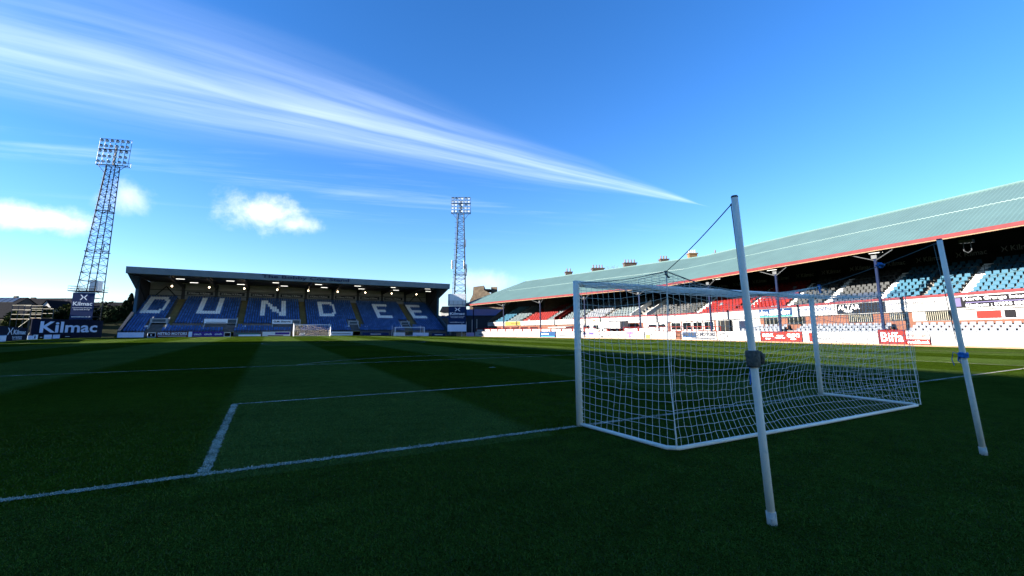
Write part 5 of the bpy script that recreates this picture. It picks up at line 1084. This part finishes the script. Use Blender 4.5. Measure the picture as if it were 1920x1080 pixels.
tag(MB().add([(-75, 106.5, -.1), (-35.2, 106.5, -.1), (-35.2, 122, 3.4), (-75, 122, 3.6)], [(0, 1, 2, 3)]).build('bank', 'bank_grass'), 'rough grass bank in the left corner', None, None, 'structure')
def house(label, u0, u1, v_eave, v_ridge, dep, deep, wallm, roofm='slate', gable_front=False, windows=(), chim=(), panels=None, group='houses beyond the ground', name='house', base=-1.0):
    a, b_ = atd(u0, v_eave, dep), atd(u1, v_eave, dep); ze = a[2]; zr = atd((u0+u1)/2, v_ridge, dep)[2]; dv = (b_-a); dv[2] = 0; Lw = np.linalg.norm(dv); rt = dv/Lw; bk = np.array([-rt[1], rt[0], 0])
    e = thing(name, (a[0], a[1], base), label, 'house', group); P = lambda x, y, z: np.array([a[0], a[1], 0])+rt*x+bk*y+np.array([0, 0, z])
    MB().hexa([P(0, 0, base), P(Lw, 0, base), P(Lw, deep, base), P(0, deep, base), P(0, 0, ze), P(Lw, 0, ze), P(Lw, deep, ze), P(0, deep, ze)]).build('wall', wallm, e)
    if gable_front:
        MB().add([P(0, 0, ze), P(Lw, 0, ze), P(Lw/2, 0, zr)], [(0, 1, 2)]).build('gable', wallm, e)
        r_ = MB(); r_.slab(P(-.3, -.3, ze-.1), P(Lw/2, -.3, zr+.1), P(Lw/2, deep, zr+.1), P(-.3, deep, ze-.1), (0, 0, .2)); r_.slab(P(Lw/2, -.3, zr+.1), P(Lw+.3, -.3, ze-.1), P(Lw+.3, deep, ze-.1), P(Lw/2, deep, zr+.1), (0, 0, .2)); r_.build('roof', roofm, e)
    else:
        r_ = MB(); r_.slab(P(-.3, -.4, ze-.1), P(Lw+.3, -.4, ze-.1), P(Lw+.3, deep/2, zr), P(-.3, deep/2, zr), (0, 0, .2)); r_.slab(P(-.3, deep/2, zr), P(Lw+.3, deep/2, zr), P(Lw+.3, deep+.4, ze-.1), P(-.3, deep+.4, ze-.1), (0, 0, .2)); r_.build('roof', roofm, e)
        for x in (0, Lw): MB().add([P(x, 0, ze), P(x, deep, ze), P(x, deep/2, zr)], [(0, 1, 2)]).build('gable', wallm, e)
    for (x0, x1, z0, z1) in windows: MB().slab(P(Lw*x0, -.02, base+(ze-base)*z0), P(Lw*x1, -.02, base+(ze-base)*z0), P(Lw*x1, -.02, base+(ze-base)*z1), P(Lw*x0, -.02, base+(ze-base)*z1), bk*.1).build('window', 'glass_dark', e)
    for (x, w_, h_) in chim: c = MB(); p = P(Lw*x, deep/2, zr-.6); q_ = P(Lw*x+w_, deep/2+.8, 0); c.hexa([p, P(Lw*x+w_, deep/2, zr-.6), P(Lw*x+w_, deep/2+.9, zr-.6), P(Lw*x, deep/2+.9, zr-.6)]+[t+np.array([0, 0, .6+h_]) for t in (p, P(Lw*x+w_, deep/2, zr-.6), P(Lw*x+w_, deep/2+.9, zr-.6), P(Lw*x, deep/2+.9, zr-.6))]); c.build('chimney', 'dark_stone', e)
    if panels:
        f = lambda u, t: P(Lw*u, -.4+(deep/2+.4)*t, ze-.1+(zr-ze+.1)*t+.25)
        for k in range(panels): u0_ = .1+.75*k/panels; MB().slab(f(u0_, .45), f(u0_+.65/panels, .45), f(u0_+.65/panels, .95), f(u0_, .95), (0, 0, .06)).build('solar_panel', 'solar', e)
    return e
house('dark slate roofed house with solar panels at the left edge', -40, 22, 575, 557, 165, 10, 'dark_stone', panels=4, chim=((.55, 1.2, .8),))
house('long dark slate roof behind the left scaffold', 20, 130, 588, 558, 175, 12, 'dark_stone', chim=((.02, 1.5, .6),))
house('small pale gabled house among the bushes', 74, 97, 578, 564, 150, 8, 'harling', gable_front=True)
house('low dark house in front of the slate roofs', -45, 55, 596, 573, 140, 9, 'dark_stone')
house('dark house roofs right of the left mast', 130, 215, 592, 566, 180, 12, 'dark_stone')
# gap between the stands
house('white rendered house in the gap between the stands', 826, 862, 585, 574, 165, 12, 'harling', windows=[(.08, .22, .55, .85), (.34, .50, .55, .85), (.08, .22, .12, .40), (.34, .50, .12, .40), (.66, .8, .55, .85)], chim=((.62, 2.0, 2.4),))
house('blue roofed shed behind the far mast', 872, 940, 592, 580, 132, 8, 'clad_dark', roofm='blue_clad', name='shed')
e = thing('site_wall', aty(826, 625, 116), 'dark blue topped fence wall right of the blue stand', 'wall')
a, b_ = aty(820, 625, 118), aty(880, 625, 118); MB().box(a[0], b_[0], 118, 118.2, -1, 4.6).build('panel', 'dark_concrete', e); MB().box(a[0]-.1, b_[0]+.1, 117.9, 118.3, 4.6, 5.2).build('coping', 'blue_clad', e); MB().box(a[0]+3.2, a[0]+4.2, 117.85, 117.98, -.4, 2.2).build('door', 'clad_grey', e)
# old stone tenement rising behind the far end of the long stand
def tenement():
    a, b_ = atd(880, 600, 138), atd(938, 600, 138); e = thing('stone_tenement', (a[0], a[1], -1), 'old rubble stone gable with chimney head behind the long stand', 'building')
    dv = b_-a; dv[2] = 0; Lw = np.linalg.norm(dv); rt = dv/Lw; bk = np.array([-rt[1], rt[0], 0]); zz = lambda v: float(atd(905, v, 138)[2]); P = lambda x, y, z: np.array([a[0], a[1], 0])+rt*x+bk*y+np.array([0, 0, z]); px = Lw/58
    prof = [(0, -1), (Lw*1.15, -1), (Lw*1.15, zz(566)), (px*44, zz(552)), (px*27, zz(543)), (px*27, zz(534.5)), (px*7, zz(537)), (px*6, zz(552)), (px*1, zz(562)), (0, zz(566))]
    n = len(prof); MB().add([P(x, 0, z) for x, z in prof]+[P(x, 9, z) for x, z in prof], [tuple(range(n)), tuple(range(2*n-1, n-1, -1))]+[(i, n+i, n+(i+1) % n, (i+1) % n) for i in range(n)]).build('gable_wall', 'rubble_stone', e)
    MB().slab(P(px*28, .2, zz(544)), P(px*38, .2, zz(544)), P(px*48, 8, zz(544)), P(px*28, 8, zz(544)), (0, 0, .5)).build('roof', 'slate', e)
    MB().hexa([P(px*40, 3, zz(556)), P(px*52, 3, zz(556)), P(px*52, 5, zz(556)), P(px*40, 5, zz(556)), P(px*40, 3, zz(535.5)), P(px*52, 3, zz(535.5)), P(px*52, 5, zz(535.5)), P(px*40, 5, zz(535.5))]).build('chimney', 'rubble_stone', e)
tenement()
# tenement chimneys showing over the roof ridge
def chimney_house(label, u0, u1, v0, v1, dep, stone, pots):
    a, b_ = atd(u0, v1, dep), atd(u1, v1, dep); zt_ = atd((u0+u1)/2, v0, dep)[2]; zb_ = a[2]-1.5; e = thing('tenement_house', (a[0], a[1], -1), label, 'house', 'tenements behind the long stand'); dv = b_-a; dv[2] = 0; Lw = np.linalg.norm(dv); rt = dv/Lw; bk = np.array([-rt[1], rt[0], 0]); P = lambda x, y, z: np.array([a[0], a[1], 0])+rt*x+bk*y+np.array([0, 0, z])
    MB().hexa([P(-5, .6, -1), P(Lw+5, .6, -1), P(Lw+5, 10, -1), P(-5, 10, -1), P(-5, .6, zb_-3.4), P(Lw+5, .6, zb_-3.4), P(Lw+5, 10, zb_-3.4), P(-5, 10, zb_-3.4)]).build('wall', 'dark_stone', e)
    r_ = MB(); r_.add([P(-5.2, .2, zb_-3.5), P(Lw+5.2, .2, zb_-3.5), P(Lw+5.2, 10.4, zb_-3.5), P(-5.2, 10.4, zb_-3.5), P(-5.2, 5, zb_-.3), P(Lw+5.2, 5, zb_-.3)], [(0, 1, 5, 4), (2, 3, 4, 5), (0, 4, 3), (1, 2, 5)]); r_.build('roof', 'slate', e)
    c = MB().hexa([P(0, 0, zb_-3), P(Lw, 0, zb_-3), P(Lw, 1.3, zb_-3), P(0, 1.3, zb_-3), P(0, 0, zt_-.25), P(Lw, 0, zt_-.25), P(Lw, 1.3, zt_-.25), P(0, 1.3, zt_-.25)]).build('chimney', stone, e)
    MB().hexa([P(-.15, -.15, zt_-.246), P(Lw+.15, -.15, zt_-.246), P(Lw+.15, 1.45, zt_-.246), P(-.15, 1.45, zt_-.246), P(-.15, -.15, zt_), P(Lw+.15, -.15, zt_), P(Lw+.15, 1.45, zt_), P(-.15, 1.45, zt_)]).build('cope', stone, c)
    for i in range(pots): q_ = P(Lw*(i+.5)/pots, .65, zt_); MB().tube([q_, q_+np.array([0, 0, .35]), q_+np.array([0, 0, .8])], [.17, .13, .14], 7).build('chimney_pot', 'sand_stone' if stone != 'sand_stone' else 'cream_board', c)
for i, (u0, u1, v0, v1, st, po, lab) in enumerate([(1061, 1073, 509, 516, 'dark_stone', 2, 'leftmost small dark chimney above the teal ridge'), (1111, 1133, 502, 510, 'dark_stone', 4, 'long dark chimney left of the bare tree'), (1171, 1194, 492, 501, 'dark_stone', 4, 'long dark chimney right of the bare tree'), (1239, 1254, 485, 491, 'dark_stone', 3, 'dark chimney near the rope knot'), (1293, 1308, 474, 483, 'sand_stone', 4, 'golden sandstone chimney with tall pots'), (1340, 1348, 474, 479, 'dark_stone', 1, 'smallest chimney left of the tall net pole')]):
    chimney_house(lab, u0, u1, v0, v1, 105.0, st, po)
q = atd(1152, 515, 120); bare_tree('bare bluish tree between two chimneys above the teal roof', (q[0], q[1], 2.0), float(atd(1152, 486, 120)[2])-2.0, 1.0, 'twig_haze', 9)
# goal-side oddments: white poles near the far corner
for i, (u, v0, v1) in enumerate([(866, 607, 630), (874, 604, 630), (885, 600, 628), (894, 599, 626)]):
    p = aty(u, v1, 101); zt_ = aty(u, v0, 101)[2]; e = thing('slim_post', (p[0], 101, gz(p[0], 101)), 'slim white post, number %s from the left, at the foot of the far mast' % ('one', 'two', 'three', 'four')[i], 'post', 'slim white posts in the far corner'); MB().tube([(p[0], 101, gz(p[0], 101)-.05), (p[0], 101, zt_)], .05, 7).build('shaft', 'white_paint', e); MB().tube([(p[0], 101, zt_), (p[0], 101, zt_+.06)], .07, 7).build('cap', 'white_paint', e)
